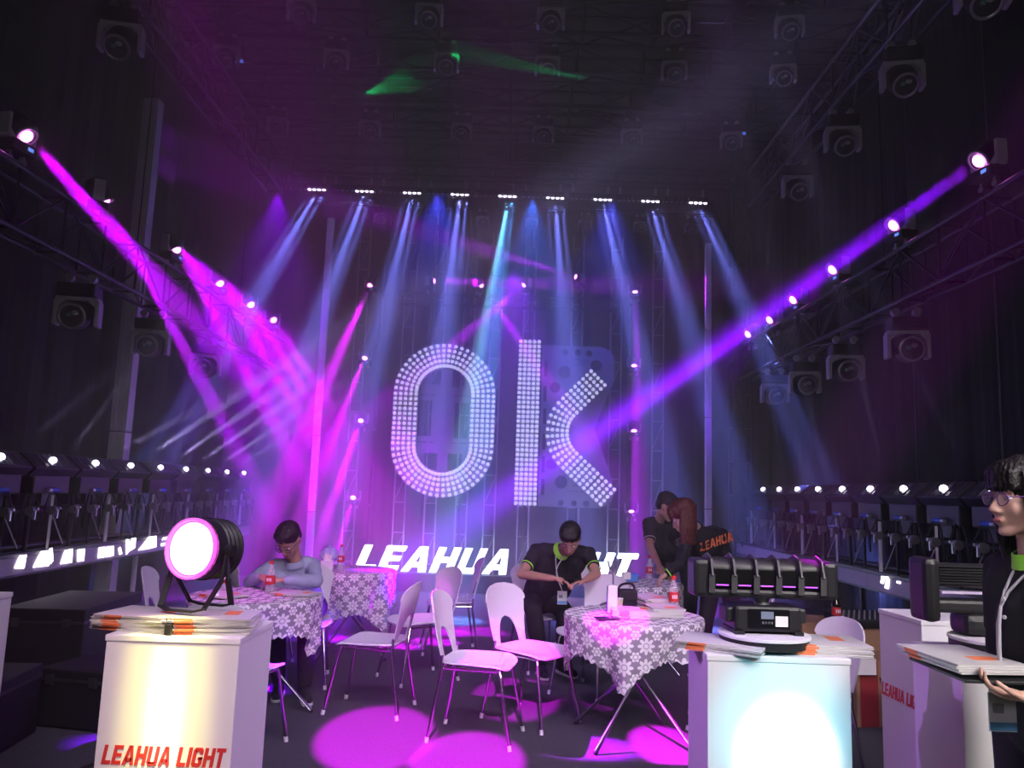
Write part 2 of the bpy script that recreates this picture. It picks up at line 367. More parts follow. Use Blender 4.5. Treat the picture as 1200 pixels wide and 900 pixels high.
# ---------------------------------------------------------------- moving heads
def make_head(name, label, lit, pos=(0, 0, 0)):
    """upright: base at z=0; the head pivots at z=.27 and looks along its own +Z"""
    t = thing(name, label, 'stage light', pos)
    b = box('base', (0, 0, .055), (.30, .22, .11), blackpl, t, .012)
    mk('display', one(abox, (.06, -.113, .06), (.07, .004, .035)), disp, b)
    for s in (-1, 1):
        bm = one(abox, (s*.09, 0, -.025), (.03, .05, .06)); acyl(bm, (s*.09, -.03, -.065), (s*.09, .03, -.065), .035, seg=10)
        mk('clamp', bm, clampm, t, True)
    bm = bmesh.new()
    # yoke: bridge plate above the base with chamfered shoulders, two arms
    for s in (-1, 1):
        abox(bm, (s*.165, 0, .25), (.035, .12, .22), bev=.008)
        abox(bm, (s*.135, 0, .155), (.075, .12, .05), Matrix.Rotation(-s*.7, 3, 'Y'), .006)
    abox(bm, (0, 0, .13), (.34, .13, .035), bev=.008)
    y = mk('yoke', bm, yoke_m, t)
    bm = bmesh.new()
    for s in (-1, 1):
        for z in (.17, .23, .29, .34): acyl(bm, (s*.165, -.066, z), (s*.165, -.06, z), .006, seg=6)
    mk('bolts', bm, clampm, y)['kind'] = 'stuff'
    bm = bmesh.new()
    alathe(bm, [(.05, -.15), (.10, -.14), (.118, -.08), (.122, 0), (.118, .06), (.105, .10), (.102, .13), (.085, .13)], seg=24)
    for k in range(5): alathe(bm, [(.121, -.1+k*.025), (.127, -.095+k*.025), (.127, -.088+k*.025), (.121, -.083+k*.025)], seg=24, cap=False)
    h = mk('head', bm, blackpl, t, True, (0, 0, .27))
    mk('lens_ring', one(alathe, [(.086, .128), (.11, .128), (.112, .150), (.100, .153), (.088, .146)], seg=24, cap=False), ringm, h, True)
    mk('reflector', one(alathe, [(.02, .10), (.05, .11), (.086, .133)], seg=20), ringm, h, True)
    if not lit: mk('pale_glint', one(aell, (.02, .03, .132), (.030, .022, .014), None, 12), lensin, h, True); mk('green_glint', one(abox, (-.025, .01, .135), (.035, .03, .004)), mat('glint_green', (.25, .7, .5), .3), h)  # pale and green pieces whose colour stands in for lens glints
    if lit: mk('lens', one(alathe, [(.066, .13), (.055, .150), (.03, .158), (.001, .160)], seg=20), litp, h, True)
    else: mk('lens', one(alathe, [(.088, .134), (.07, .150), (.04, .16), (.001, .163)], seg=20), lensm, h, True)
    return t
P_LIT = make_head('beam_light', '', True); P_OFF = make_head('moving_head_light', '', False)
used = {}
def V0(p, z): return Vector((p.x, p.y, z))
def place_head(lit, label, pos, target, hang, group, s=1.0):
    src = P_LIT if lit else P_OFF
    if src.name in used: o = copy_tree(src)
    else: o = src; used[src.name] = 1
    o['label'] = label; o['group'] = group
    pos = Vector(pos); target = Vector(target)
    dz = (-.27 if hang else .27)*s
    piv = pos if True else None
    # pos is the pivot (lens centre area): base follows
    o.location = pos - Vector((0, 0, dz)); o.scale = (s, s, s)
    d = (target-pos).normalized(); pan = math.atan2(-d.x, d.y)
    if hang and d.y < 0: pan += PI
    if not hang and d.y < 0: pan += PI
    Rb = Matrix.Rotation(pan, 3, 'Z') @ (Matrix.Rotation(PI, 3, 'X') if hang else Matrix.Identity(3))
    o.rotation_euler = Rb.to_euler(); dl = Rb.inverted() @ d
    for ch in KIDS[o.name]:
        if ch.name.startswith('head'): ch.rotation_euler = (math.atan2(-dl.y, dl.z), 0, 0)
    return o, pos + d*.172*s
def beam(label, pos, target, col, W, ang, hang=False, group=None, s=.62, blend=.6):
    o, lp = place_head(True, label, pos, target, hang, group, s)
    spot(lp+(Vector(target)-Vector(pos)).normalized()*.02, target, col, W, ang, blend, .045, 'beam_lamp')
# right truss, pink lamps on top
PUR = (.22, 0, 1); VIO = (.48, 0, 1); PNK = (.75, 0, 1)
for i, (x, y) in enumerate([(1158, 181), (1056, 258), (983, 311), (936, 347), (908, 371), (882, 388)]):
    p = atx(x, y, 3.5)
    beam('lit magenta beam light standing on the right side truss, ' + nth(i), p, at(640, 548, p.y-.45-.1*i), PUR, [40000, 30000, 25000, 21000, 18000, 15000][i], 5.2, False, 'magenta beam lights on the right side truss', .75)
    used_r = True
for i, (x, y) in enumerate([(22, 150), (116, 224), (202, 285), (254, 326), (291, 352), (318, 371)]):
    p = atx(x, y, -3.75)
    tg = at([300, 255, 335, 370, 380, 390][i], [455, 490, 525, 520, 500, 480][i], p.y-[.3, -.6, .3, .8, 1, 1.2][i])
    beam('lit pink beam light standing on the left side truss, ' + nth(i), p, tg, [VIO, VIO, PNK, PNK, PNK, PNK][i], [56000, 66000, 46000, 34000, 28000, 22000][i], 5.0, False, 'pink beam lights on the left side truss', .75)
# hanging dark moving heads
for i, (x, y) in enumerate([(1063, 408), (991, 438), (943, 458), (908, 470)]):
    p = atx(x, y, 3.5); place_head(False, 'unlit moving head hanging under the right side truss, ' + nth(i), V0(p, 2.865), (p.x-1.2, 0, 1.6), True, 'moving heads under the right side truss', 1.0)
for i, (x, y) in enumerate([(90, 378), (176, 412), (240, 437)]):
    p = atx(x, y, -3.75); place_head(False, 'unlit moving head hanging under the left side truss, ' + nth(i), V0(p, 2.865), (p.x+1.3, 0, 1.4), True, 'moving heads under the left side truss', 1.0)
for i, (x, y) in enumerate([(1152, 18), (1058, 118), (988, 198), (935, 252)]):
    p = V0(atx(x, y, 3.4), 5.255); place_head(False, 'dark moving head hanging from the upper right truss, ' + nth(i), p, (p.x-.8, 2, .5), True, 'moving heads under the upper right truss', 1.0)
for i, (x, y) in enumerate([(37, 15), (137, 95)]):
    p = V0(atx(x, y, -3.5), 5.255); place_head(False, 'dark moving head hanging from the upper left truss, ' + nth(i), p, (p.x+.8, 2, .5), True, 'moving heads under the upper left truss', 1.0)
# ceiling grid heads
rows = [('front', 7.4, [(352, 28), (502, 38), (645, 42), (792, 40), (925, 30)]),
        ('second', 8.3, [(262, 100), (392, 100), (522, 101), (641, 105), (790, 108), (918, 112)]),
        ('third', 10.0, [(323, 172), (432, 178), (540, 181), (636, 182), (740, 184), (857, 186)])]
for rn, Y, L in rows:
    for i, (x, y) in enumerate(L):
        p = at(x, y, Y); p.z = 6.27
        place_head(False, 'dark moving head in the %s ceiling row, %s' % (rn, ORDL[i]), p, (p.x*.6, 2.0, .8), True, 'moving heads hanging from the ceiling grid', .8)
for i, x in enumerate([445, 506, 565, 623, 685, 750, 810]):
    p = at(x, 265+(x-445)*.02, 12.2); p.z = 5.80
    place_head(False, 'small unlit lamp under the white beam bars, ' + ORDL[i], p, (p.x, 2, .5), True, 'small lamps under the back wall truss', .6)
# pink beams at the back
for i, (x, y) in enumerate([(435, 331), (429, 416), (424, 489), (415, 579)]):
    p = at(x, y, 12.25)
    beam('small pink beam light left of the giant letters, %s' % ['highest', 'second from top', 'third from top', 'lowest'][i], p, at(x-110+i*12, y+250, 9.6), PNK, [60000, 42000, 36000, 24000][i], 5.6, False, 'pink beam lights left of the giant letters', .6)
for i, (x, y) in enumerate([(744, 338), (743, 424), (743, 500), (740, 594)]):
    p = at(x, y, 12.25)
    beam('small violet beam light right of the giant letters, %s' % ['highest', 'second from top', 'third from top', 'lowest'][i], p, at(x+8-3*i, y+260, 10.6), VIO, [80000, 60000, 50000, 34000][i], 4.6, False, 'violet beam lights right of the giant letters', .6)
for i, (x, y, tx, ty, W) in enumerate([(503, 329, 760, 336, 7000), (561, 331, 650, 460, 16000), (618, 331, 500, 430, 12000), (680, 326, 560, 290, 6000)]):
    p = at(x, y, 12.25)
    beam('small lit pink beam light above the giant letters, %s of four' % ORDL[i], p, at(tx, ty, 11.6), VIO, W*1.5, 8, False, 'pink beam lights above the giant letters', .6)
# pipes the back beam lights stand on
for i, (x, lab) in enumerate([(-2.2, 'left'), (1.92, 'right')]):
    t = thing('lamp_mast', 'upright black pipe mast %s of the giant letters holding small beam lights' % lab, 'mast', (x, 12.62, 0))
    rod('pole', (0, 0, .02), (0, 0, 5.2), .03, truss_m, t); box('foot', (0, 0, .01), (.22, .3, .02), blackmt, t)
    for z in (1.2, 2.4, 3.4, 4.6): rod('arm', (0, 0, z), (0, -.30, z), .018, truss_m, t)
# ---------------------------------------------------------------- row of white beam bars
def light_bar():
    t = thing('beam_bar', '', 'stage light', (0, 0, 0))
    box('housing', (0, 0, .07), (.64, .12, .09), blackpl, t, .01)
    for s in (-1, 1): mk('bracket', one(abox, (s*.26, 0, .17), (.03, .06, .14)), yoke_m, t)
    for k in range(9):
        lit = k >= 5
        bm = bmesh.new(); alathe(bm, [(.030, 0), (.034, .02), (.034, .05)], (-.28+k*.07, -.05, .025), (0, 0, 1), 14)
        c = mk('lamp_cell', bm, blackpl, t, True)
        mk('lens', one(aell, (-.28+k*.07, -.055, .028), (.026, .022, .022) if lit else (.018, .012, .016), None, 12), litw if lit else lensin, c, True)
    return t
LB = None
tgs = [(225, 470), (330, 480), (420, 480), (505, 480), (560, 480), (665, 480), (760, 480), (830, 470), (910, 450)]
for i in range(9):
    p = at(371+i*55.6, 224+i*1.95, 11.0); pos = p + Vector((-.16, 0, -.02))
    lab = 'black beam bar with white lit lenses under the ceiling, ' + ORDL[i] + ' of nine'
    if i == 0: LB = light_bar(); LB['label'] = lab; LB['group'] = 'white beam bars'; LB.location = pos
    else: dup(LB, lab, pos, 0, 'white beam bars')
    q = at(*tgs[i], 10.0)
    col = (.05, .32, 1) if i == 4 else (.18, .21, 1)
    for k, dx in enumerate((0.02, .12, -.08) if i != 4 else (.02, .1)):
        src = pos+Vector((.16+dx, -.05, -.02)); spot(src, q+Vector((dx*1.5, 0, 0)), col, [18000, 12000, 6000][k]*(1+.07*max(0, i-5))*(1.2 if i == 4 else 1), [8, 5, 5][k], .8, .03, 'beam_lamp')
spot(at(595, 236, 11.0)+Vector((0, -.1, -.05)), at(574, 345, 10.5), (.25, .75, 1), 26000, 5.5, .9, .02, 'beam_lamp')
# ---------------------------------------------------------------- lamp racks at both walls
def glyph(parent, X, Y0, z0, pts, side):
    pass
def rack(side, X, ys, lab):
    s = 1 if side == 'right' else -1          # panels face the room (towards -s in x)
    y0, y1 = ys[0]-.4, ys[-1]+.4; n = len(ys)
    t = thing('lamp_rack', 'long black rack along the %s wall with pipes, clamps and cables under strobe lights' % side, 'rack', (X+s*.12, 0, 0))
    for z, r in ((1.20, .022), (.90, .022)): rod('rail', (0, y0, z), (0, y1, z), r, truss_m, t)
    rod('rail', (s*.25, y0, 1.2), (s*.25, y1, 1.2), .022, truss_m, t)
    box('shelf', (s*.085, (y0+y1)/2, .855), (.33, y1-y0, .03), blackmt, t)
    k = 0; y = y0+.1; ux = -s*.13
    while y < y1:
        rod('upright', (ux, y, .87), (ux, y, 1.33), .012 if k % 2 else .018, alu_post if k % 3 == 0 else truss_m, t)
        bm = bmesh.new(); acyl(bm, (ux-s*.015, y-.02, 1.2), (ux-s*.015, y+.02, 1.2), .04, seg=10); abox(bm, (ux-s*.05, y, 1.17), (.02, .018, .075)); abox(bm, (ux-s*.04, y+.03, 1.22), (.045, .02, .02), Matrix.Rotation(.5, 3, 'X'))
        mk('clamp', bm, clampm, t, True)
        bm = bmesh.new(); a = random.uniform(.1, .24)
        atube(bm, sm([(ux-s*.02, y, 1.36), (ux-s*.06, y+.05, 1.25-a*.3), (ux-s*.03, y+.14, 1.10-a*.5), (ux-s*.02, y+.2, 1.25), (ux-s*.01, y+.26, 1.35)], 3), .007, 5); mk('cable', bm, rubber, t, True)
        if k % 2: rod('stay', (ux, y, 1.18), (ux-s*.02, y+.2, .9), .006, yoke_m, t)
        y += .325; k += 1
    for y in (y0+.02, (y0+y1)/2, y1-.02):
        rod('leg', (s*.12, y, 0), (s*.12, y, .84), .03, alu_post if side == 'left' else truss_m, t)
    # strobe lights
    first = None
    for i, y in enumerate(ys):
        l = 'tilted strobe light with white lamp, %s wall rack, %s' % (side, nth(i)); g = 'strobe lights on the %s wall rack' % side
        w = (ys[1]-ys[0])*.94
        if not first:
            f = first = thing('strobe_light', l, 'stage light', (X, y, 1.52), 0, g)
            rt = Matrix.Rotation(-s*R(42), 3, 'Y')
            box('housing', (s*.09, 0, .07), (.2, w, .1), blackpl, f, .01, rt)
            cz = Vector((s*.09, 0, .07)); nrm = rt @ Vector((0, 0, 1))
            pn = box('front_panel', cz+nrm*.052, (.17, w*.94, .006), mat('panel_violet_black', (.10, .09, .12), .25, .2), f, 0, rt)
            for k in range(7):
                mk('grille_bar', one(abox, cz+nrm*.058+rt @ Vector((0, (-.42+k*.14)*w, 0)), (.16, .006, .006), rt), blackmt, pn)
            mk('lamp', one(aell, cz+nrm*.06, (.030, .036, .030), None, 12), litw, f, True)
            box('lower_body', (s*.11, 0, -.10), (.16, w*.8, .16), blackpl, f, .012)
            box('bracket', (s*.08, 0, -.22), (.05, w*.3, .12), blackmt, f)
            bm = one(acyl, (-.005, -.05, -.145), (-.005, .06, -.145), .020, seg=10); mk('connector', bm, blueconn, f, True)
            mk('connector_tip', one(acyl, (-.005, -.10, -.145), (-.005, -.05, -.145), .017, seg=10), alu, f, True)
        else: dup(first, l, (X, y, 1.52), 0, g)
    return t
ysR = [5.76+.65*k for k in range(9)]; ysL = [6.25, 6.97, 7.69, 8.41, 9.13, 9.85, 10.57, 11.29, 12.01]
rack('right', 3.5, ysR, ''); rack('left', -4.0, ysL, '')
LIL = (.55, .45, 1)
BW = 1.3
for y, (tx, ty), W in [(ysL[2], (250, 470), 900), (ysL[3], (330, 430), 3800), (ysL[4], (350, 440), 4200), (ysL[5], (380, 440), 4200), (ysL[6], (400, 450), 3600), (ysL[7], (400, 470), 2400), (ysL[1], (120, 480), 350), (ysL[0], (90, 470), 350)]:
    spot((-3.9, y, 1.72), at(tx, ty, y-.5), LIL, W*BW, 5, .7, .015, 'beam_lamp')
for y, (tx, ty) in zip(ysR[:7:2]+[ysR[5]], [(1070, 430), (1010, 450), (940, 440), (900, 450), (920, 440)]):
    spot((3.4, y, 1.70), at(tx, ty, y-.3), LIL, 900, 4.5, .7, .015, 'beam_lamp')
# LED strips on the front edge of each rack
def strip(side, X, y0, y1, seg, label, glyphs):
    s = 1 if side == 'right' else -1
    t = thing('display_strip', label, 'display', (X, 0, 0)); y = y0
    while y < y1-.05:
        e = min(y+seg, y1)
        bm = one(abox, (0, (y+e)/2, .76), (.03, e-y-.012, .135)); p = mk('display_panel', bm, stripm, t); y = e
    bm = one(abox, (s*.02, (y0+y1)/2, .845), (.05, y1-y0, .03)); abox(bm, (s*.02, (y0+y1)/2, .682), (.05, y1-y0, .02)); mk('frame', bm, blackmt, t)
    for q in glyphs:
        bm = bmesh.new()
        lo = [bm.verts.new((-s*.018, a, b)) for a, b in q]; hi = [bm.verts.new((-s*.024, a, b)) for a, b in q]
        bm.faces.new(lo); bm.faces.new(hi[::-1])
        for k in range(len(q)): bm.faces.new((lo[k], lo[(k+1) % len(q)], hi[(k+1) % len(q)], hi[k]))
        mk('lit_character', bm, strip_lit, t)
    return t
def sp(x, y):                                  # a place on the left strip's face
    p = atx(x, y, -3.98); return (p.y, p.z)
# shapes lit on the left strip, given from left to right along its face
gl = []
for quad in [[(17, 666), (28, 666), (31, 650), (23, 651)], [(39, 665), (57, 663), (57, 645), (48, 646)], [(59, 661), (62, 657), (61, 642), (58, 643)], [(71, 661), (84, 659), (85, 643), (76, 645)],
             [(91, 658), (98, 657), (99, 643), (91, 644)], [(115, 654), (122, 653), (123, 641), (116, 642)], [(124, 653), (133, 651), (133, 640), (125, 641)], [(140, 650), (143, 649), (141, 641), (139, 643)],
             [(148, 650), (151, 646), (151, 632), (148, 632)], [(151, 646), (158, 642), (159, 630), (154, 631), (151, 643)], [(162, 645), (168, 638), (174, 629), (183, 628), (183, 641), (174, 643)], [(189, 640), (200, 638), (200, 635), (189, 637)], [(190, 633), (201, 631), (201, 628), (191, 630)]]:
    gl.append([sp(*q) for q in quad])
strip('left', -4.0, 5.9, 12.3, 1.28, 'long display strip with lit white characters along the left rack edge', gl)
def sr(x, y): p = atx(x, y, 3.48); return (p.y, p.z)
gr = [[sr(*q) for q in quad] for quad in [[(1033, 675), (1041, 676), (1041, 679), (1033, 678)], [(1039, 678), (1042, 679), (1041, 690), (1037, 689)], [(1033, 678), (1036, 679), (1035, 684), (1032, 683)], [(1051, 681), (1055, 682), (1055, 684), (1051, 683)]]]
strip('right', 3.5, 5.4, 12.9, 1.15, 'long grey display strip along the right rack edge, mostly dark', gr)
# ---------------------------------------------------------------- glowing company sign
t = thing('glowing_sign', 'low white glowing channel letter sign under the giant letters', 'sign', (-.2, 11.75, 0))
box('plinth', (0, .0, .13), (4.5, .14, .26), blackmt, t, .01)
txt = 'LEAHUA LIGHT'; W = sum(LET[c][0]+.1 for c in txt)-.1; xs = 4.05/(W*.36); x = 0
for c in txt:
    w, qs = letter_quads(c, .3); bm = bmesh.new(); h = .36
    for q in qs:
        f_ = [bm.verts.new(((x+a-W/2)*h*xs, -.06, .28+b*h)) for a, b in q]; g_ = [bm.verts.new(((x+a-W/2)*h*xs, .06, .28+b*h)) for a, b in q]
        bm.faces.new(f_); bm.faces.new(g_[::-1])
        for k in range(4): bm.faces.new((f_[k], f_[(k+1) % 4], g_[(k+1) % 4], g_[k]))
    if qs: mk('letter', bm, signm, t)
    else: bm.free()
    x += w+.1
# ---------------------------------------------------------------- giant O and K of pixel panels
panelm = mat('pixel_panel', (.48, .47, .50), .32, .1, noise=.1, nscale=4, coat=.6)
mirror = mat('glossy_panel', (.75, .73, .78), .12, .6, noise=.35, nscale=5, bump=.5)
dotm = mat('pixel_lens', (.80, .80, .82), .35, emit=(.75, .75, .9), es=1.2)
backm = mat('back_plate', (.4, .4, .42), .5, .3, noise=.15)
YS = 12.0
def pixel_panel(parent, quad_fn, nu, nv, gloss, name='pixel_panel'):
    """quad_fn(u,v) -> (x,z); u across the stroke, v along it"""
    bm = bmesh.new(); N = 4; fr = {}; bk_ = {}
    for i in range(2):
        for j in range(N+1):
            u = .015+i*.97; v = .012+(.976)*j/N; X, Z = quad_fn(u, v); fr[i, j] = bm.verts.new((X, 0, Z)); bk_[i, j] = bm.verts.new((X, .10, Z))
    for j in range(N):
        bm.faces.new((fr[0, j], fr[1, j], fr[1, j+1], fr[0, j+1])); bm.faces.new((bk_[0, j], bk_[0, j+1], bk_[1, j+1], bk_[1, j]))
        for i in (0, 1): bm.faces.new((fr[i, j], fr[i, j+1], bk_[i, j+1], bk_[i, j]))
    for j in (0, N): bm.faces.new((fr[0, j], bk_[0, j], bk_[1, j], fr[1, j]))
    p = mk(name, bm, mirror if gloss else panelm, parent)
    bm = bmesh.new()
    for a in range(nu):
        for b in range(nv):
            X, Z = quad_fn((a+.5)/nu, (b+.5)/nv); alathe(bm, [(.028, 0), (.026, .012), (.010, .018)], (X, 0, Z), (0, -1, 0), 8)
    mk('pixel_lenses', bm, dotm, p)['kind'] = 'stuff'
O = thing('giant_letter', 'giant letter O of dotted pixel panels on a slotted grey back plate', 'sign', (-1.04, YS, 0))
def ocurve(t, off):
    """stadium: centre line of the O, t in 0..1 clockwise from the top; off outward"""
    rx_, rz_, hs = .60, .60, .40; r = .60
    per = 2*PI*r+4*hs; d = t*per; q = PI*r/2
    segs = [('a', q, (0, hs), PI/2), ('l', 2*hs, (r, hs), 0), ('a', q, (0, -hs), 0), ('a', q, (0, -hs), -PI/2), ('l', 2*hs, (-r, -hs), PI), ('a', q, (0, hs), PI)]
    for kind, L, c, a0 in segs:
        if d <= L+1e-9:
            if kind == 'a': a = a0-d/r; return (c[0]+(r+off)*math.cos(a), 2.555+c[1]+(r+off)*math.sin(a))
            if a0 == 0: return (r+off, 2.555+hs-d)
            return (-r-off, 2.555-hs+d)
        d -= L
    return (0+0, 2.555+hs+r+off)
n = 14; WH = .20; hstretch = 1.0
def osc(p): return (p[0]*1.0, 2.555+(p[1]-2.555)*1.0)
for i in range(n):
    fn = lambda u, v, i=i: osc(ocurve(((i+v)/n) % 1.0 if (i+v) < n else .99999, (.5-u)*2*WH))
    pixel_panel(O, fn, 5, 5, i in (0,))
out = [osc(ocurve(k/48, -.05)) for k in range(48)]
mm = Matrix(((1, 0, 0, 0), (0, 0, -1, .14), (0, 1, 0, 0), (0, 0, 0, 1)))
def rect(x0, z0, x1, z1): return [(x0, z0), (x1, z0), (x1, z1), (x0, z1)]
plate('back_plate', out, [rect(-.42, 2.30, -.20, 2.86), rect(.16, 2.28, .38, 2.84), rect(-.22, 3.12, -.07, 3.34), rect(.1, 3.08, .3, 3.36), rect(-.28, 1.78, -.08, 2.04), rect(.08, 1.78, .3, 2.04), rect(-.4, 2.20, -.14, 2.215), rect(.12, 2.20, .38, 2.215), rect(-.4, 2.94, -.14, 2.955), rect(.12, 2.94, .38, 2.955)], .02, backm, O, mm)
for s in (-.3, .3):
    rod('support_pipe', (s, .22, 0), (s, .22, 5.9), .02, truss_m, O)
    rod('bracket', (s, .12, 2.6), (s, .22, 2.6), .02, truss_m, O)
K = thing('giant_letter', 'giant letter K of dotted pixel panels on a grey plate with round holes', 'sign', (.26, YS, 0))
def lean(x, z): return (x-(3.87-z)*.0, z)
z0, z1 = 1.28, 3.86
for i in range(7):
    a, b = z0+(z1-z0)*i/7, z0+(z1-z0)*(i+1)/7
    pixel_panel(K, lambda u, v, a=a, b=b: (-.18+.36*u, a+(b-a)*v), 5, 5, i == 6)
def kpath(t, off):
    # from the upper tip round the elbow to the lower tip, off to the right of travel = outward left
    P = [Vector((1.24, 3.42)), Vector((.62, 2.80))]; c = Vector((1.02, 2.42)); r = .56
    L1 = .70; th = R(92); L2 = r*th; L3 = .86; d = t*(L1+L2+L3)
    a0 = R(136)
    if L1 <= d <= L1+L2:
        a = a0+(d-L1)/r; return (c.x+(r+off)*math.cos(a), c.y+(r+off)*math.sin(a))
    if d < L1:
        n_ = Vector((math.cos(a0), math.sin(a0))); tn = Vector((-n_.y, n_.x)); p = c+n_*(r+off)-tn*(L1-d); return (p.x, p.y)
    a = a0+th; n_ = Vector((math.cos(a), math.sin(a))); tn = Vector((-n_.y, n_.x)); p = c+n_*(r+off)+tn*(d-L1-L2); return (p.x, p.y)
for i in range(7):
    pixel_panel(K, lambda u, v, i=i: kpath((i+v)/7, (u-.5)*.38), 5, 4, i in (0, 1))
ko = [(.2, 3.80), (1.12, 3.80)]+[(1.12+.22*math.sin(a), 3.58+.22*math.cos(a)) for a in (.4, .8, 1.2, 1.57)]+[(1.34, 3.3), (1.05, 2.5), (1.34, 1.7)]+[(1.12+.22*math.cos(a), 1.5-.22*math.sin(a)) for a in (0, .4, .8, 1.2, 1.57)]+[(.2, 1.28)]
holes = [circ(.56, 3.70, .05), circ(.76, 3.70, .05), circ(.94, 3.69, .05), circ(1.06, 3.5, .09), circ(.56, 3.38, .10), circ(.42, 3.13, .085), circ(.39, 1.93, .085), circ(.55, 1.66, .10), circ(.55, 1.34, .045), circ(.75, 1.34, .045), circ(.94, 1.34, .05),
         rect(.24, 2.9, .29, 3.15), rect(.24, 2.55, .29, 2.8), rect(.24, 2.15, .29, 2.4), rect(.24, 1.8, .29, 2.05), rect(.24, 1.45, .29, 1.7), rect(.24, 3.3, .29, 3.55), rect(.7, 3.58, .95, 3.59), rect(.7, 3.5, .9, 3.51), rect(.7, 1.6, .95, 1.61), rect(.62, 1.52, .9, 1.53)]
plate('back_plate', ko, holes, .02, backm, K, mm)
for s in (0, .8):
    rod('support_pipe', (s, .22, 0), (s, .22, 5.9), .02, truss_m, K)
    rod('bracket', (s, .12, 3.0), (s, .22, 3.0), .02, truss_m, K)
# ---------------------------------------------------------------- plinths
TX = Matrix(((1, 0, 0, 0), (0, 0, -1, 0), (0, 1, 0, 0), (0, 0, 0, 1)))
def plinth(label, x0, x1, y0, y1, rz=0, texts=('front',), tw=.40, tz=.632):
    w, d = x1-x0, y1-y0
    t = thing('display_plinth', label, 'plinth', (x0+w/2, y0+d/2, 0), rz)
    box('body', (0, 0, .50), (w-.006, d-.006, .96), white, t, .004)
    box('top_panel', (0, 0, .99), (w, d, .02), white, t, .003)
    box('toe_base', (0, 0, .012), (w-.04, d-.04, .024), blackmt, t)
    for k in texts:
        bm, wd = text_bm('LEAHUA LIGHT', .058, .002, Matrix(), 1, False, .18, .05)
        bmesh.ops.scale(bm, vec=(tw/wd, 1, 1), verts=bm.verts)
        M = Matrix.Translation((0, -(d-.006)/2, tz)) @ TX
        if k == 'left': M = Matrix.Rotation(-PI/2, 4, 'Z') @ Matrix.Translation((0, -(w-.006)/2, tz)) @ TX
        bmesh.ops.transform(bm, matrix=M, verts=bm.verts); mk('lettering', bm, redp, t)
    return t
plinth('white display plinth with a yellow lit front, under the pink spotlight', -1.28, -.845, 2.60, 2.96, tw=.385, tz=.635)
plinth('white display plinth with a bright cyan rimmed light patch, under the five headed lamp bar', .655, 1.12, 2.60, 2.88, tw=.40, tz=.61)
plinth('white display plinth at the right edge beside the standing woman', 1.505, 1.96, 2.66, 2.98, tw=.38, tz=.60)
plinth('white display plinth partly hidden behind the right edge plinth', 1.80, 2.26, 3.50, 3.86, R(3), ('front', 'left'), tw=.34, tz=.64)
plinth('white display plinth cut off by the left edge of the photo', -2.55, -2.11, 3.05, 3.45)
# ---------------------------------------------------------------- magazines
def magazine():
    t = thing('magazine', '', 'magazine')
    box('pages', (0, 0, .0028), (.205, .28, .0044), paper, t)
    c = mk('cover', one(abox, (0, 0, .0056), (.21, .285, .001)), mat('cover_white', (.82, .79, .78), .3, coat=.4), t)
    mk('spine_print', one(abox, (-.1045, .07, .0031), (.002, .06, .006)), orangep, t); mk('cover_print', one(abox, (.03, -.06, .0064), (.08, .05, .0006)), orangep, t); return t
MG = [None]
def stack(lab0, group, base, n, rz, fan=.10, slide=(.004, 0), jitter=.006, step=.0066):
    for k in range(n):
        label = lab0 % ('topmost' if k == n-1 else 'lowest' if k == 0 else ORD[n-k-1]+' from top' if n-k-1 < 12 else 'lower' ) if '%s' in lab0 else lab0
        loc = Vector(base)+Vector((slide[0]*k+random.uniform(-jitter, jitter), slide[1]*k+random.uniform(-jitter, jitter), step*k+.0005)); a = rz+random.uniform(-fan, fan)
        if MG[0] is None:
            o = MG[0] = magazine(); o['label'] = label; o['group'] = group; o.location = loc; o.rotation_euler = (0, 0, a)
        else: dup(MG[0], label, loc, a, group)
stack('white magazine, %s in the left pile on the yellow lit plinth', 'magazines in the left pile on the left plinth', (-1.22, 2.76, 1.0), 8, R(80), .09, (.002, -.002))
stack('white magazine, %s in the right pile under the pink spotlight', 'magazines in the right pile on the left plinth', (-.99, 2.745, 1.0), 8, R(97), .10, (.001, -.001))
stack('white magazine, %s in the left pile on the cyan lit plinth', 'magazines left on the middle plinth', (.735, 2.72, 1.0), 4, R(62), .10, (.002, -.002))
stack('white magazine, %s in the right pile on the cyan lit plinth', 'magazines right on the middle plinth', (1.08, 2.74, 1.0), 5, R(84), .12, (-.002, .002))
bc = thing('binder_clip', 'black binder clip between the two magazine piles on the left plinth', 'clip', (-1.085, 2.62, 1.0))
mk('clip_body', one(abox, (0, 0, .02), (.022, .03, .036), None, .004), blackpl, bc)
bm = bmesh.new(); atube(bm, [(-.006, 0, .038), (-.008, -.012, .055), (.008, -.012, .055), (.006, 0, .038)], .0015, 5); mk('clip_handle', bm, blackpl, bc)
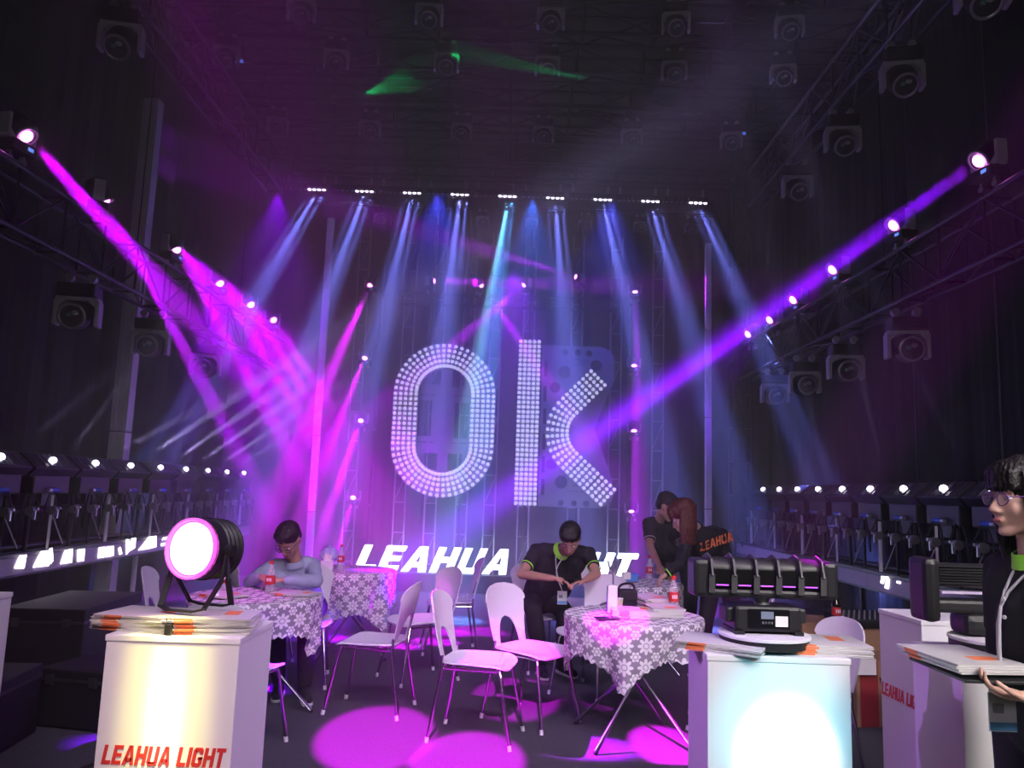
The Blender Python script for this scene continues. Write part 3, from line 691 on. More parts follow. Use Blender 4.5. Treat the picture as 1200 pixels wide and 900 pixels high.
# ---------------------------------------------------------------- spotlight on the left plinth
t = thing('spotlight', 'round black spotlight with a glowing pink lens standing on the left plinth', 'stage light', (-1.055, 2.78, 1.065))
bar = Vector((-.30, -.95, .06)).normalized(); hc = Vector((-.01, 0, .20))
bm = bmesh.new(); alathe(bm, [(.045, -.155), (.065, -.15), (.085, -.12), (.098, -.06), (.104, 0), (.104, .05), (.098, .055), (.092, .05)], hc, bar, 28)
for k in range(4): alathe(bm, [(.094+.002*k, -.10+k*.025), (.106+.001*k, -.095+k*.025), (.106+.001*k, -.09+k*.025), (.096+.002*k, -.085+k*.025)], hc, bar, 28, False)
hd = mk('housing', bm, blackpl, t, True)
mk('lens', one(alathe, [(.093, .048), (.075, .058), (.04, .064), (.001, .066)], hc, bar, 28), litpar, hd, True)
mk('lens_rim', one(alathe, [(.092, .05), (.097, .064), (.104, .060), (.104, .04)], hc, bar, 28, False), mat('rim_glow', (.5, .2, .45), .3, emit=(1, .08, .8), es=1.1), hd, True)  # lens light on the plastic rim, put in as emission
side = bar.cross(Vector((0, 0, 1))).normalized()
fw = Vector((bar.x, bar.y, 0)).normalized()
for j, sg in enumerate((-1, 1)):
    bm = bmesh.new(); q = hc+side*.108; q2 = hc-side*.108; f = fw*sg*.055
    pts = [q, q+Vector((0, 0, -.10))+f*.3, q+f*1.3+Vector((0, 0, -.19))-side*.02, hc+f*1.5+side*.05+Vector((0, 0, -.20)), hc+f*1.5-side*.05+Vector((0, 0, -.20)), q2+f*1.3+Vector((0, 0, -.19))+side*.02, q2+Vector((0, 0, -.10))+f*.3, q2]
    for a, b in zip(pts, pts[1:]):
        d = b-a; abox(bm, (a+b)/2, (.02, .007, d.length+.006), frame_of(d))
    mk('bracket_leg', bm, blackmt, t)
bm = bmesh.new()
for s in (-1, 1): acyl(bm, hc+side*s*.10, hc+side*s*.135, .018, seg=12)
mk('tilt_knob', bm, blackpl, t, True)
lpos = Vector((-1.055, 2.78, 1.065))+hc+bar*.09
spot(lpos, lpos+bar*2, (1, .15, .9), 60, 110, .6, .05, 'lens_lamp')
# ---------------------------------------------------------------- five headed lamp bar on a turntable
def turntable(label, pos, r):
    t = thing('turntable', label, 'turntable', pos)
    mk('foot', one(alathe, [(r*.55, 0), (r*.55, .018)], seg=36), white, t, True)
    mk('drum', one(alathe, [(r*.93, .012), (r*.97, .016), (r*.97, .036), (r*.93, .040)], seg=40), blackpl, t, True)
    mk('disc', one(alathe, [(r*.96, .038), (r, .041), (r, .049), (r*.985, .051)], seg=40), white, t, True)
    return t
turntable('white topped turntable with a black rim under the five headed lamp bar', (.885, 2.745, 1.0), .152)
t = thing('lamp_bar', 'black lamp bar with five heads in a row and a base with a small display', 'stage light', (.885, 2.76, 1.051), R(1.5))
bm = one(abox, (0, 0, .05), (.225, .13, .085), None, .012)
for s in (-1, 1): abox(bm, (s*.10, 0, .006), (.03, .15, .012)); abox(bm, (s*.122, 0, .06), (.03, .09, .05), None, .008)
b = mk('base', bm, blackpl, t)
mk('control_panel', one(abox, (0, -.067, .052), (.14, .004, .062)), mat('panel_gloss', (.01, .01, .012), .15), b)
mk('screen', one(abox, (-.006, -.070, .064), (.042, .003, .024)), mat('screen_grey', (.12, .13, .17), .2, emit=(.3, .35, .5), es=.35), b)
mk('rating_label', one(abox, (.042, -.070, .045), (.042, .003, .034)), paper, b)
bm = bmesh.new()
for k in range(4): abox(bm, (-.021+k*.010, -.070, .040), (.006, .003, .007))
mk('button', bm, alu, b)['kind'] = 'stuff'
mk('neck', one(alathe, [(.03, .09), (.022, .10), (.03, .115)], seg=16), alu, t, True)
bm = bmesh.new()
abox(bm, (0, 0, .130), (.46, .10, .028), None, .01); abox(bm, (0, .045, .18), (.46, .02, .12), None, .006)
for s in (-1, 1): abox(bm, (s*.222, 0, .178), (.05, .11, .125), None, .014)
mk('cradle', bm, blackpl, t)
for k in range(5):
    x = -.152+k*.076
    bm = bmesh.new(); alathe(bm, [(.020, -.036), (.040, -.034), (.044, 0), (.040, .034), (.020, .036)], (x, -.004, .205), (1, 0, 0), 16)
    h = mk('lamp_head', bm, blackpl, t, True)
    bm = one(abox, (x, -.055, .185), (.052, .004, .05)); mk('opening', bm, mat('void', (.004, .004, .005), .3), h)
    mk('lens_glow', one(abox, (x, -.052, .158), (.040, .012, .004)), mat('violet_glow', (.3, .05, .5), .3, emit=(.55, .12, 1), es=1.5), h)
for k in range(6):
    x = -.19+k*.076
    bm = bmesh.new(); pts = [(x, -.060, .135), (x, -.062, .19), (x, -.045, .238), (x, 0, .25), (x, .045, .235)]
    for a, c_ in zip(pts, pts[1:]):
        d = Vector(c_)-Vector(a); abox(bm, (Vector(a)+Vector(c_))/2, (.006, .020, d.length+.006), frame_of(d))
    mk('arched_band', bm, mat('band_grey', (.06, .06, .06), .5), t)
# second lamp bar, right
turntable('white topped turntable on the plinth at the right edge', (1.70, 2.80, 1.0), .14)
t = thing('lamp_bar', 'finned black moving bar lamp with rounded end cheeks on the right edge turntable', 'stage light', (1.72, 2.84, 1.051), R(2))
bm = one(abox, (-.02, 0, .04), (.20, .12, .075), None, .025); abox(bm, (-.085, 0, .05), (.05, .10, .06), None, .02); mk('base', bm, blackpl, t)
for s in (-1, 1): mk('end_cheek', one(abox, (s*.235, 0, .155), (.055, .12, .22), None, .022), blackpl, t)
mk('lower_arm', one(abox, (0, .0, .10), (.45, .09, .045), None, .012), blackpl, t)
bm = bmesh.new(); acyl(bm, (-.21, 0, .205), (.21, 0, .205), .042, seg=18)
for k in range(7): abox(bm, (0, -.046+.003*abs(k-3), .180+k*.0095), (.41, .014, .004))
bd = mk('finned_body', bm, blackmt, t); mk('lens_strip', one(abox, (0, -.03, .148), (.40, .035, .008)), mat('lens_lilac', (.6, .5, .7), .3), bd)
# ---------------------------------------------------------------- bottles
clear = mat('clear_plastic', (.85, .85, .9), .08, alpha=.28, coat=.5)
def bottle(label, pos, liquid=None, cap=redp, band=redp, s=1.0, group=None):
    t = thing('bottle', label, 'bottle', pos, 0, group)
    mk('bottle_body', one(alathe, [(.027, 0), (.031, .006), (.031, .05), (.029, .055), (.031, .07), (.031, .13), (.027, .15), (.013, .185), (.012, .20)], seg=18), liquid or clear, t, True)
    mk('wrapper', one(alathe, [(.0315, .065), (.0318, .067), (.0318, .118), (.0315, .12)], seg=18), band, t, True)
    bm = bmesh.new()
    for k in range(3): abox(bm, (-.012+k*.012, -.0325, .095), (.007, .002, .022))
    mk('wrapper_print', bm, paper, t)['kind'] = 'stuff'
    mk('cap', one(alathe, [(.015, .198), (.0155, .20), (.0155, .214), (.013, .217)], seg=16), cap, t, True)
    t.scale = (s, s, s); return t
cola = mat('dark_drink', (.02, .008, .005), .08, coat=.6)
ZT = .755
# ---------------------------------------------------------------- lace tablecloth material
lace = bpy.data.materials.new('lace'); lace.use_nodes = True; nt = lace.node_tree; LN = nt.links
b = nt.nodes['Principled BSDF']; b.inputs['Base Color'].default_value = (.80, .76, .80, 1); b.inputs['Roughness'].default_value = .8
def mth(op, a, b_=None, c=None):
    n = nt.nodes.new('ShaderNodeMath'); n.operation = op
    for i, v in enumerate((a, b_, c)):
        if v is None: continue
        if isinstance(v, (int, float)): n.inputs[i].default_value = v
        else: LN.new(v, n.inputs[i])
    return n.outputs[0]
uvn = nt.nodes.new('ShaderNodeUVMap'); sx = nt.nodes.new('ShaderNodeSeparateXYZ'); LN.new(uvn.outputs[0], sx.inputs[0])
def flower(ox, oy, R0, amp, lobes, ring):
    px = mth('SUBTRACT', mth('FRACT', mth('ADD', sx.outputs[0], ox)), .5); py = mth('SUBTRACT', mth('FRACT', mth('ADD', sx.outputs[1], oy)), .5)
    r = mth('SQRT', mth('ADD', mth('MULTIPLY', px, px), mth('MULTIPLY', py, py))); th = mth('ARCTAN2', py, px)
    edge = mth('ADD', mth('MULTIPLY', mth('ABSOLUTE', mth('COSINE', mth('MULTIPLY', th, lobes))), amp), R0)
    f = mth('LESS_THAN', r, edge)
    hole = mth('LESS_THAN', mth('ABSOLUTE', mth('SUBTRACT', r, ring)), .028)
    return mth('MULTIPLY', f, mth('SUBTRACT', 1, mth('MULTIPLY', hole, .6)))
m1 = mth('MAXIMUM', flower(0, 0, .20, .22, 4, .13), flower(.5, .5, .15, .10, 3, .11))
LN.new(mth('ADD', mth('MULTIPLY', m1, .42), .56), b.inputs['Alpha'])
mx = nt.nodes.new('ShaderNodeMix'); mx.data_type = 'RGBA'; mx.inputs[6].default_value = (.50, .45, .54, 1); mx.inputs[7].default_value = (.88, .85, .88, 1)
LN.new(m1, mx.inputs[0]); LN.new(mx.outputs[2], b.inputs['Base Color'])
def table(label, clabel, x, y, rz, rt=.42, half=.68, crz=.3, foot=.42):
    t = thing('folding_table', label, 'table', (x, y, 0), rz)
    mk('tabletop', one(alathe, [(rt-.01, .722), (rt, .727), (rt, .742), (rt-.005, .745)], seg=40), white, t, True)
    tb = blackmt; o = .045
    for k in range(4):
        a = k*PI/2+PI/4; d = Vector((math.cos(a), math.sin(a), 0)); n_ = Vector((-d.y, d.x, 0))*o*(1)
        f0 = d*foot+n_; h = n_+Vector((0, 0, .40)); tp = -d*.27+n_+Vector((0, 0, .722))
        lg = mk('leg', one(atube, [f0+Vector((0, 0, .012)), h, tp], .013, 10), mat('leg_steel', (.45, .45, .47), .25, .9), t, True)
        mk('leg_tip', one(aell, f0+Vector((0, 0, .013)), (.015, .015, .013), None, 10), rubber, lg, True)
    mk('hub', one(alathe, [(.05, .375), (.075, .385), (.075, .41), (.05, .42)], seg=20), blackpl, t, True)
    # cloth
    NT = 120; bm = bmesh.new(); uvl = bm.loops.layers.uv.new('UVMap'); rings = []
    info = []
    for i, s_ in enumerate([.02, .2, .36, rt-.015, rt+.006, rt+.03, .1, .2, .3, .42, .55, .68, .82, 1.0]):
        ring = []
        for k in range(NT):
            th = 2*PI*k/NT; q = crz-rz+th
            L = half/max(abs(math.cos(q)), abs(math.sin(q)))**.8-rt; L = min(L, half*1.28-rt)
            if i < 4: r, z, w = s_, .748, s_
            elif i == 4: r, z, w = s_, .744, s_
            elif i == 5: r, z, w = rt+.012, .722, rt+.03
            else:
                v = s_; r = rt+.012+v*(.035*math.sin(7*th+x*9)+.02*math.sin(13*th+y*5)-.03); z = .722-v*L; w = rt+.03+v*L
                if v > .9: z += .008*math.cos(th*60)
            ring.append(bm.verts.new((r*math.cos(th), r*math.sin(th), z))); info.append((th, w))
        rings.append(ring)
    cel = .122
    for i in range(len(rings)-1):
        for k in range(NT):
            f = bm.faces.new((rings[i][k], rings[i][(k+1) % NT], rings[i+1][(k+1) % NT], rings[i+1][k]))
            for lp, (ii, kk) in zip(f.loops, ((i, k), (i, k+1), (i+1, k+1), (i+1, k))):
                w = info[ii*NT+kk % NT][1]
                if i < 4: v = rings[ii][kk % NT].co; lp[uvl].uv = (v.x/cel, v.y/cel)
                else: lp[uvl].uv = (2*PI*kk/NT*rt/cel*.99, w/cel)
    bm.faces.new(rings[0])
    bmesh.ops.recalc_face_normals(bm, faces=bm.faces)
    me = bpy.data.meshes.new('cloth'); bm.to_mesh(me); bm.free()
    c = mk('tablecloth', me, lace, None, True, (x, y, .002), (0, 0, rz)); tag(c, clabel, 'tablecloth')
    return t
table('round folding table with crossed steel legs near the middle plinth', 'white flowered lace cloth on the table with the orange edged magazines', .82, 5.1, 0, .43, .62, 1.1)
table('round folding table behind the left plinth where the man in blue sits', 'white flowered lace cloth on the table of the man in blue', -1.68, 5.42, R(40), .43, .62, .55)
table('round folding table standing behind the pink chairs at the left', 'white flowered lace cloth on the rear left table with a tissue box', -1.40, 7.25, .2, .40, .72, .1)
table('round folding table at the rear right below the bending couple', 'white flowered lace cloth on the rear right table', 1.12, 7.0, .2, .42, .66, .4)
# things on the tables
def xyt(x, y, Z=ZT): p = atz(x, y, Z); return Vector((p.x, p.y, Z))
stack('white magazine, %s in the low front pile on the right table', 'magazines low front pile, right table', (.80, 4.98, ZT), 7, R(88), .06, (.002, 0))
stack('orange edged magazine, %s in the pile beside the right table bottle', 'magazines beside the bottle, right table', (1.00, 5.10, ZT), 8, R(5), .08, (.001, 0))
stack('orange edged magazine, %s in the tall slipping pile, right table', 'magazines tall rear pile, right table', (.96, 5.35, ZT), 12, R(20), .16, (.001, .001))
stack('white catalogue, %s on the table right of the man in blue', 'catalogues on the left table', (-1.42, 5.45, ZT), 2, R(75), .1)
stack('pink lit magazine, %s on the left lace table behind the spotlight', 'magazines on the left table rear', (-1.85, 5.25, ZT), 3, R(60), .2)
bottle('clear bottle with red cap and label on the right lace table', (1.10, 5.22, ZT), s=1.05)
bottle('clear bottle with red cap and label in front of the man in blue', (-1.60, 5.45, ZT))
bottle('half hidden bottle with red label behind the spotlight on the left table', (-1.90, 5.42, ZT))
bottle('clear bottle with red label on the rear left table', (-1.48, 7.15, ZT))
bottle('clear bottle with red cap on the rear right table', (1.27, 7.05, ZT))
bottle('dark cola bottle with a red cap standing on the cardboard boxes', (2.46, 5.95, .60), cola, s=1.05)
bottle('dark cola bottle standing on the plinth behind the finned bar lamp', (1.66, 2.93, 1.0), cola, s=.6)
t = thing('storage_box', 'small upright white box on the right lace table', 'box', (.68, 5.08, ZT+.004)); box('carton', (0, 0, .085), (.06, .05, .17), white, t, .004); box('blue_side', (-.031, 0, .085), (.003, .04, .15), mat('blue_card', (.1, .25, .5), .5), t)
t = thing('trophy_stand', 'small silver stand with three prongs beside the white box', 'stand', (.70, 5.20, ZT+.004))
mk('stem', one(atube, [(0, 0, .0), (0, 0, .24)], .006, 8), alu, t); mk('stand_base', one(alathe, [(.03, 0), (.028, .012)], seg=14), alu, t, True)
for k in (-1, 0, 1): mk('prong', one(atube, [(0, 0, .22), (k*.02, 0, .25), (k*.035, 0, .31)], .006, 6), alu, t)
t = thing('camera_bag', 'black camera bag on the right lace table', 'bag', (.80, 5.32, ZT+.004), .3); mk('bag_body', one(abox, (0, 0, .06), (.14, .10, .12), None, .02), polo, t); mk('strap', one(atube, sm([(-.07, 0, .09), (-.04, -.02, .15), (.05, 0, .15), (.07, 0, .09)]), .008, 6), polo, t); mk('flap', one(abox, (0, -.052, .08), (.12, .01, .06), None, .004), blackpl, t)
t = thing('phone', 'black phone lying at the front edge of the right lace table', 'phone', (.62, 4.83, ZT+.003), .3); box('phone_body', (0, 0, .005), (.15, .075, .008), blackpl, t, .003); box('screen', (0, 0, .0095), (.14, .068, .001), lensm, t)
t = thing('paper_cup', 'small yellow cup beside the camera bag', 'cup', (.74, 5.22, ZT+.003)); mk('cup_wall', one(alathe, [(.022, 0), (.03, .07)], seg=16), mat('cream', (.8, .75, .5), .5), t, True); mk('rim', one(alathe, [(.030, .068), (.032, .071), (.030, .074)], seg=16), paper, t, True)
t = thing('tissue_box', 'white tissue box on the rear left table', 'box', (-1.58, 7.05, ZT+.004), .2); box('carton', (0, 0, .04), (.11, .10, .08), white, t, .005)
bm = bmesh.new(); aell(bm, (0, 0, .10), (.035, .02, .035), None, 10)
for v in bm.verts: v.co += Vector((random.uniform(-.008, .008), random.uniform(-.008, .008), random.uniform(-.008, .012)))
mk('tissue', bm, paper, t)
t = thing('plastic_bag', 'crumpled pale blue bag on the rear left table', 'bag', (-1.62, 7.28, ZT+.045)); bm = bmesh.new(); aell(bm, (0, 0, .06), (.08, .06, .07), None, 14)
for v in bm.verts: v.co += Vector((random.uniform(-.015, .015), random.uniform(-.015, .015), random.uniform(-.01, .015)))
mk('bag_body', bm, mat('pale_blue_film', (.5, .6, .85), .25), t); mk('knot', one(aell, (0, 0, .135), (.015, .015, .02), None, 8), MATS['pale_blue_film'], t)
t = thing('tissue_pack', 'blue and white tissue pack on the rear right table', 'pack', (1.08, 6.92, ZT+.004), .3); box('pack_body', (0, 0, .035), (.13, .08, .07), mat('blue_film', (.12, .3, .75), .35), t, .012); box('white_sheet', (-.05, -.03, .05), (.07, .03, .06), paper, t, .006)
# ---------------------------------------------------------------- chairs
def chair():
    t = thing('chair', '', 'chair')
    bm = bmesh.new(); N = 36; rings = []
    for s_ in (.02, .35, .65, .85, .96, 1.0):
        ring = []
        for k in range(N):
            a = 2*PI*k/N; c, s = math.cos(a), math.sin(a); e = .42
            x = .215*math.copysign(abs(c)**e, c)*s_; y = .215*math.copysign(abs(s)**e, s)*s_*(1-.06*(x < 0))
            z = .452+.018*s_**3-.012*(1-s_)-(.035*max(0, (x-.12)/.1)**2)-.012*math.exp(-((y)/.1)**2)*(s_ < .9)
            ring.append(bm.verts.new((x, y, z)))
        rings.append(ring)
    for a, b in zip(rings, rings[1:]):
        for k in range(N): bm.faces.new((a[k], a[(k+1) % N], b[(k+1) % N], b[k]))
    bm.faces.new(rings[0]); bmesh.ops.recalc_face_normals(bm, faces=bm.faces); bmesh.ops.solidify(bm, geom=bm.faces[:], thickness=.011)
    mk('seat', bm, white_pl, t, True)
    bm = bmesh.new(); NV = 16; NU = 7; H0, H1 = .43, .86
    def xo(v): return (.150+.055*v**.8) if v < .72 else .205*math.sqrt(max(.0, 1-((v-.72)/.285)**2.6)) 
    def xi(v): return .105*math.sqrt(max(0, 1-(v/.50)**2.4)) if v < .50 else 0
    vsl = [k/NV*.5 for k in range(NV)]+[.5+.5*k/NV for k in range(NV+1)]
    for sg in (-1, 1):
        g = []
        for v in vsl:
            row = []
            for u in range(NU+1):
                y = xi(v)+(max(xo(v), xi(v)+.004)-xi(v))*u/NU
                x = -.205-.085*v+.040*(1-(y/.2)**2)*-1*min(1, v*1.4)+.02
                row.append(bm.verts.new((x, sg*y, H0+(H1-H0)*v)))
            g.append(row)
        for a, b in zip(g, g[1:]):
            for u in range(NU): bm.faces.new((a[u], a[u+1], b[u+1], b[u]) if sg > 0 else (a[u+1], a[u], b[u], b[u+1]))
    bmesh.ops.remove_doubles(bm, verts=bm.verts, dist=.0004); bmesh.ops.solidify(bm, geom=bm.faces[:], thickness=.009)
    mk('backrest', bm, white_pl, t, True)
    for sx_, sy in ((1, 1), (1, -1), (-1, 1), (-1, -1)):
        if sx_ > 0: pts = [(.245, sy*.205, .0), (.17, sy*.165, .40), (.155, sy*.155, .432)]
        else: pts = [(-.265, sy*.20, 0), (-.195, sy*.165, .42), (-.20, sy*.158, .50)]
        P = [Vector(p) for p in pts]
        lg = mk('leg', one(atube, [P[0]+(P[1]-P[0])*.06]+P[1:], .0105, 10), chrome, t, True)
        mk('foot_cap', one(acyl, P[0], P[0]+(P[1]-P[0])*.075, .013, .0125, 10), white_pl, lg, True)
    for sy in (1, -1): mk('side_rail', one(atube, [(-.19, sy*.16, .425), (.16, sy*.155, .425)], .009, 8), chrome, t, True)
    mk('cross_rail', one(atube, [(-.15, -.16, .42), (-.15, .16, .42)], .008, 8), chrome, t, True)
    mk('cross_rail', one(atube, [(.13, -.155, .42), (.13, .155, .42)], .008, 8), chrome, t, True)
    return t
CH = chair(); first = True
for lab, x, y, a in [
    ('white plastic chair in the front centre, seat facing right toward the camera', -.14, 5.03, -12),
    ('white plastic chair with a magenta lit backrest, right of the front centre chair', .20, 5.42, -40),
    ('white plastic chair left of the front centre chair, facing left', -.90, 5.55, 170),
    ('white plastic chair with a strongly pink backrest behind the left facing chair', -.68, 6.45, 215),
    ('white plastic chair farthest back in the middle, turned to the rear table', -.52, 7.55, 190),
    ('white plastic chair behind the man in blue beside the rear left table', -2.1, 6.95, 30),
    ('white plastic chair carrying the man who looks at his phone', .32, 7.0, -70),
    ('white plastic chair behind the right lace table, facing the camera', .66, 6.2, -125),
    ('white plastic chair at the rear right table behind the phone user', .72, 7.75, -90),
    ('white plastic chair between the middle plinth and the cardboard boxes', 1.62, 4.42, 195),
    ('white plastic chair showing above the left plinth at its back left', -2.36, 5.95, 10),
    ('white plastic chair half hidden right behind the left plinth', -1.50, 4.62, 80),
    ('white plastic chair hidden behind the lamp bar, right of the lace table', 1.50, 5.45, 165),
    ('white plastic chair under the seated man in blue', -1.55, 6.22, -80)]:
    if first: CH['label'] = lab; CH.location = (x, y, 0); CH.rotation_euler = (0, 0, R(a)); CH['group'] = 'white plastic chairs'; first = False
    else: dup(CH, lab, (x, y, 0), R(a), 'white plastic chairs')
# ---------------------------------------------------------------- boxes, bags and cases
def carton(label, x, y, z, w, d, h, rz=0, stripe=None, m=card):
    t = thing('cardboard_box', label, 'box', (x, y, z), rz)
    box('body', (0, 0, h/2), (w, d, h), m, t, .006)
    for s in (-1, 1): box('top_flap', (s*w/4, 0, h+.003), (w/2-.006, d-.01, .004), m, t)
    box('tape', (0, -d/2-.001, h*.75), (.05, .002, h*.5), mat('tape', (.38, .28, .16), .3), t)
    if stripe: box('printed_stripe', (-w*.32, -d/2-.0015, h/2), (w*.26, .003, h*.98), stripe, t)
    return t
carton('brown cardboard box with a dark red printed stripe on the floor right', 2.62, 5.75, 0, .50, .45, .44, .12, mat('dark_red', (.32, .02, .03), .6))
carton('plain brown cardboard box on the floor beside the middle plinth', 2.05, 6.35, 0, .40, .40, .50, -.1)
carton('shallow cardboard box lying on the box with the red stripe', 2.72, 5.95, .447, .42, .36, .14, .05)
carton('small bright red box on top of the cardboard boxes', 2.95, 5.72, .447, .12, .12, .10, .2, None, redp)
carton('cardboard box at the back of the pile under the right rack', 2.55, 6.45, 0, .5, .4, .56, .05)
t = thing('mixing_console', 'black mixing console lying tilted on the cardboard boxes', 'console', (2.66, 5.98, .60), .2)
mk('console_body', one(abox, (0, 0, .04), (.44, .30, .05), Matrix.Rotation(.12, 3, 'X'), .01), blackpl, t)
bm = bmesh.new()
for a in range(9):
    for b_ in range(4): acyl(bm, (-.18+a*.044, -.1+b_*.06, .055+b_*.007), (-.18+a*.044, -.1+b_*.06, .073+b_*.007), .007, seg=6)
mk('knobs', bm, alu, t)['kind'] = 'stuff'
t = thing('paper_sheet', 'white printed paper stuck between the boxes', 'paper', (2.42, 5.50, .45), .1); mk('sheet', one(abox, (0, 0, .003), (.2, .08, .002)), paper, t); mk('folded_edge', one(abox, (0, -.04, -.05), (.2, .002, .10)), paper, t)
def blob(name, label, cat, pos, r, m, amp, seed, extra=None):
    random.seed(seed); t = thing(name, label, cat, pos); bm = bmesh.new(); aell(bm, (0, 0, r[2]*.95), r, None, 16)
    bmesh.ops.subdivide_edges(bm, edges=bm.edges[:], cuts=1)
    for v in bm.verts:
        n_ = Vector((math.sin(v.co.x*31+seed), math.sin(v.co.y*37+v.co.z*23), math.sin(v.co.z*29+v.co.x*17))); v.co += n_*amp; v.co.z = max(v.co.z, 0)
    mk('bag_body', bm, m, t); mk('bag_neck', one(acap, (0, 0, r[2]*1.7), r[0]*.3, (r[0]*.2, 0, r[2]*2.05), r[0]*.15), m, t); return t
film = mat('black_film', (.02, .02, .025), .3, coat=.3)
t = thing('open_bag', 'black open topped bag on the floor in front of the cardboard boxes', 'bag', (2.62, 5.08, 0), .15)
bm = bmesh.new(); prof = []
for k, (s_, z) in enumerate([(.7, 0), (.85, .12), (1.0, .26), (1.15, .40)]):
    prof.append([bm.verts.new((x*s_+(.04 if k == 3 and j == 0 else 0), y*s_, z+(.03 if k == 3 and j in (0, 2) else 0))) for j, (x, y) in enumerate([(-.18, -.12), (0, -.15), (.18, -.12), (.19, .1), (0, .13), (-.18, .1)])])
for a, b_ in zip(prof, prof[1:]):
    for k in range(6): bm.faces.new((a[k], a[(k+1) % 6], b_[(k+1) % 6], b_[k]))
bm.faces.new(prof[0]); bmesh.ops.solidify(bm, geom=bm.faces[:], thickness=.006); mk('bag_body', bm, film, t)
mk('handle', one(atube, sm([(-.1, -.16, .38), (-.06, -.2, .3), (.06, -.2, .3), (.1, -.16, .38)]), .007, 6), film, t)
blob('plastic_bag', 'crumpled clear plastic bag on the floor at the left edge', 'bag', (-2.95, 4.55, .40), (.12, .10, .11), mat('clear_film', (.6, .6, .65), .15, alpha=.35, coat=1), .02, 3)
def case(label, x, y, z, w, d, h, rz):
    t = thing('flight_case', label, 'case', (x, y, z), rz)
    box('case_body', (0, 0, h*.42), (w, d, h*.80), mat('case_black', (.010, .010, .012), .6), t, .01); box('lid', (0, 0, h*.91), (w, d, h*.17), mat('case_black'), t, .01)
    box('edge_trim', (0, 0, h*.825), (w+.008, d+.008, .018), mat('dull_steel', (.12, .12, .13), .4, .8), t)
    for s in (-1, 1): box('latch', (s*w*.3, -d/2-.006, h*.82), (.06, .012, .06), MATS['dull_steel'], t, .004)
case('low black flight case at the left edge carrying the plastic bag', -3.0, 4.55, 0, .6, .5, .40, .1)
case('long black flight case under the left rack', -3.35, 6.3, 0, .6, 1.0, .55, .05)
case('small black flight case behind the left plinth', -2.55, 5.1, 0, .5, .4, .34, -.2)
case('black flight case under the right rack behind the cardboard boxes', 3.0, 7.3, 0, .7, .6, .5, 0)
t = thing('floor_cable', 'black cable curving over the floor by the left flight case', 'cable', (0, 0, .012)); mk('cable_run', one(atube, sm([(-2.6, 4.2, 0), (-2.3, 4.0, 0), (-2.1, 4.4, 0), (-1.9, 4.9, 0), (-1.95, 5.9, 0)]), .008, 6), rubber, t); mk('plug', one(acyl, (-2.6, 4.2, .004), (-2.68, 4.22, .004), .013, seg=8), rubber, t)
# hanging cables on the right wall
for i, (x, y) in enumerate([(1075, 500), (1168, 350)]):
    p = atx(x, y, 4.25)
    o = mk('hanging_cable', one(atube, sm([(p.x, p.y, 7.6), (p.x+.01, p.y+.03, 5), (p.x-.02, p.y-.01, 3), (p.x, p.y+.04, 1.2)]), .008, 6), mat('cable_grey', (.07, .07, .075), .5), None, True)
    tag(o, ['thin cable hanging down the right wall behind the hanging moving heads', 'thin cable hanging down the right wall near the right photo edge'][i], 'cable')
# green laser splash in the ceiling grid
spot((-1.5, 7.0, 5.2), at(470, 95, 9.0), (0, 1, .25), 500, 8, .5, .01, 'laser_lamp')
spot((.6, 6.6, 5.2), at(545, 62, 8.2), (0, 1, .25), 500, 6, .5, .01, 'laser_lamp')
# small blue cable connectors in the grid, plugs made to glow by emission
for i, (x, y, Y) in enumerate([(925, 70, 8.3), (875, 145, 10.0), (268, 56, 8.3)]):
    p = atz(x, y, 6.55); p.y = min(CROWS, key=lambda c: abs(c-.2-p.y))-.2; t = thing('cable_connector', 'small blue cable connectors in the ceiling grid, %s' % ['right, nearer', 'right, farther', 'left'][i], 'connector', (p.x, p.y, p.z))
    mk('plug', one(acyl, (-.05, 0, 0), (0, 0, 0), .02, seg=8), mat('blue_glow', (.05, .1, .8), .4, emit=(.1, .2, 1), es=.8), t); mk('cable', one(atube, sm([(-.05, 0, 0), (-.3, 0, .15), (-.5, .05, .35)]), .008, 5), mat('cable_grey'), t); mk('plug', one(acyl, (.02, 0, 0), (.07, 0, 0), .02, seg=8), MATS['blue_glow'], t)
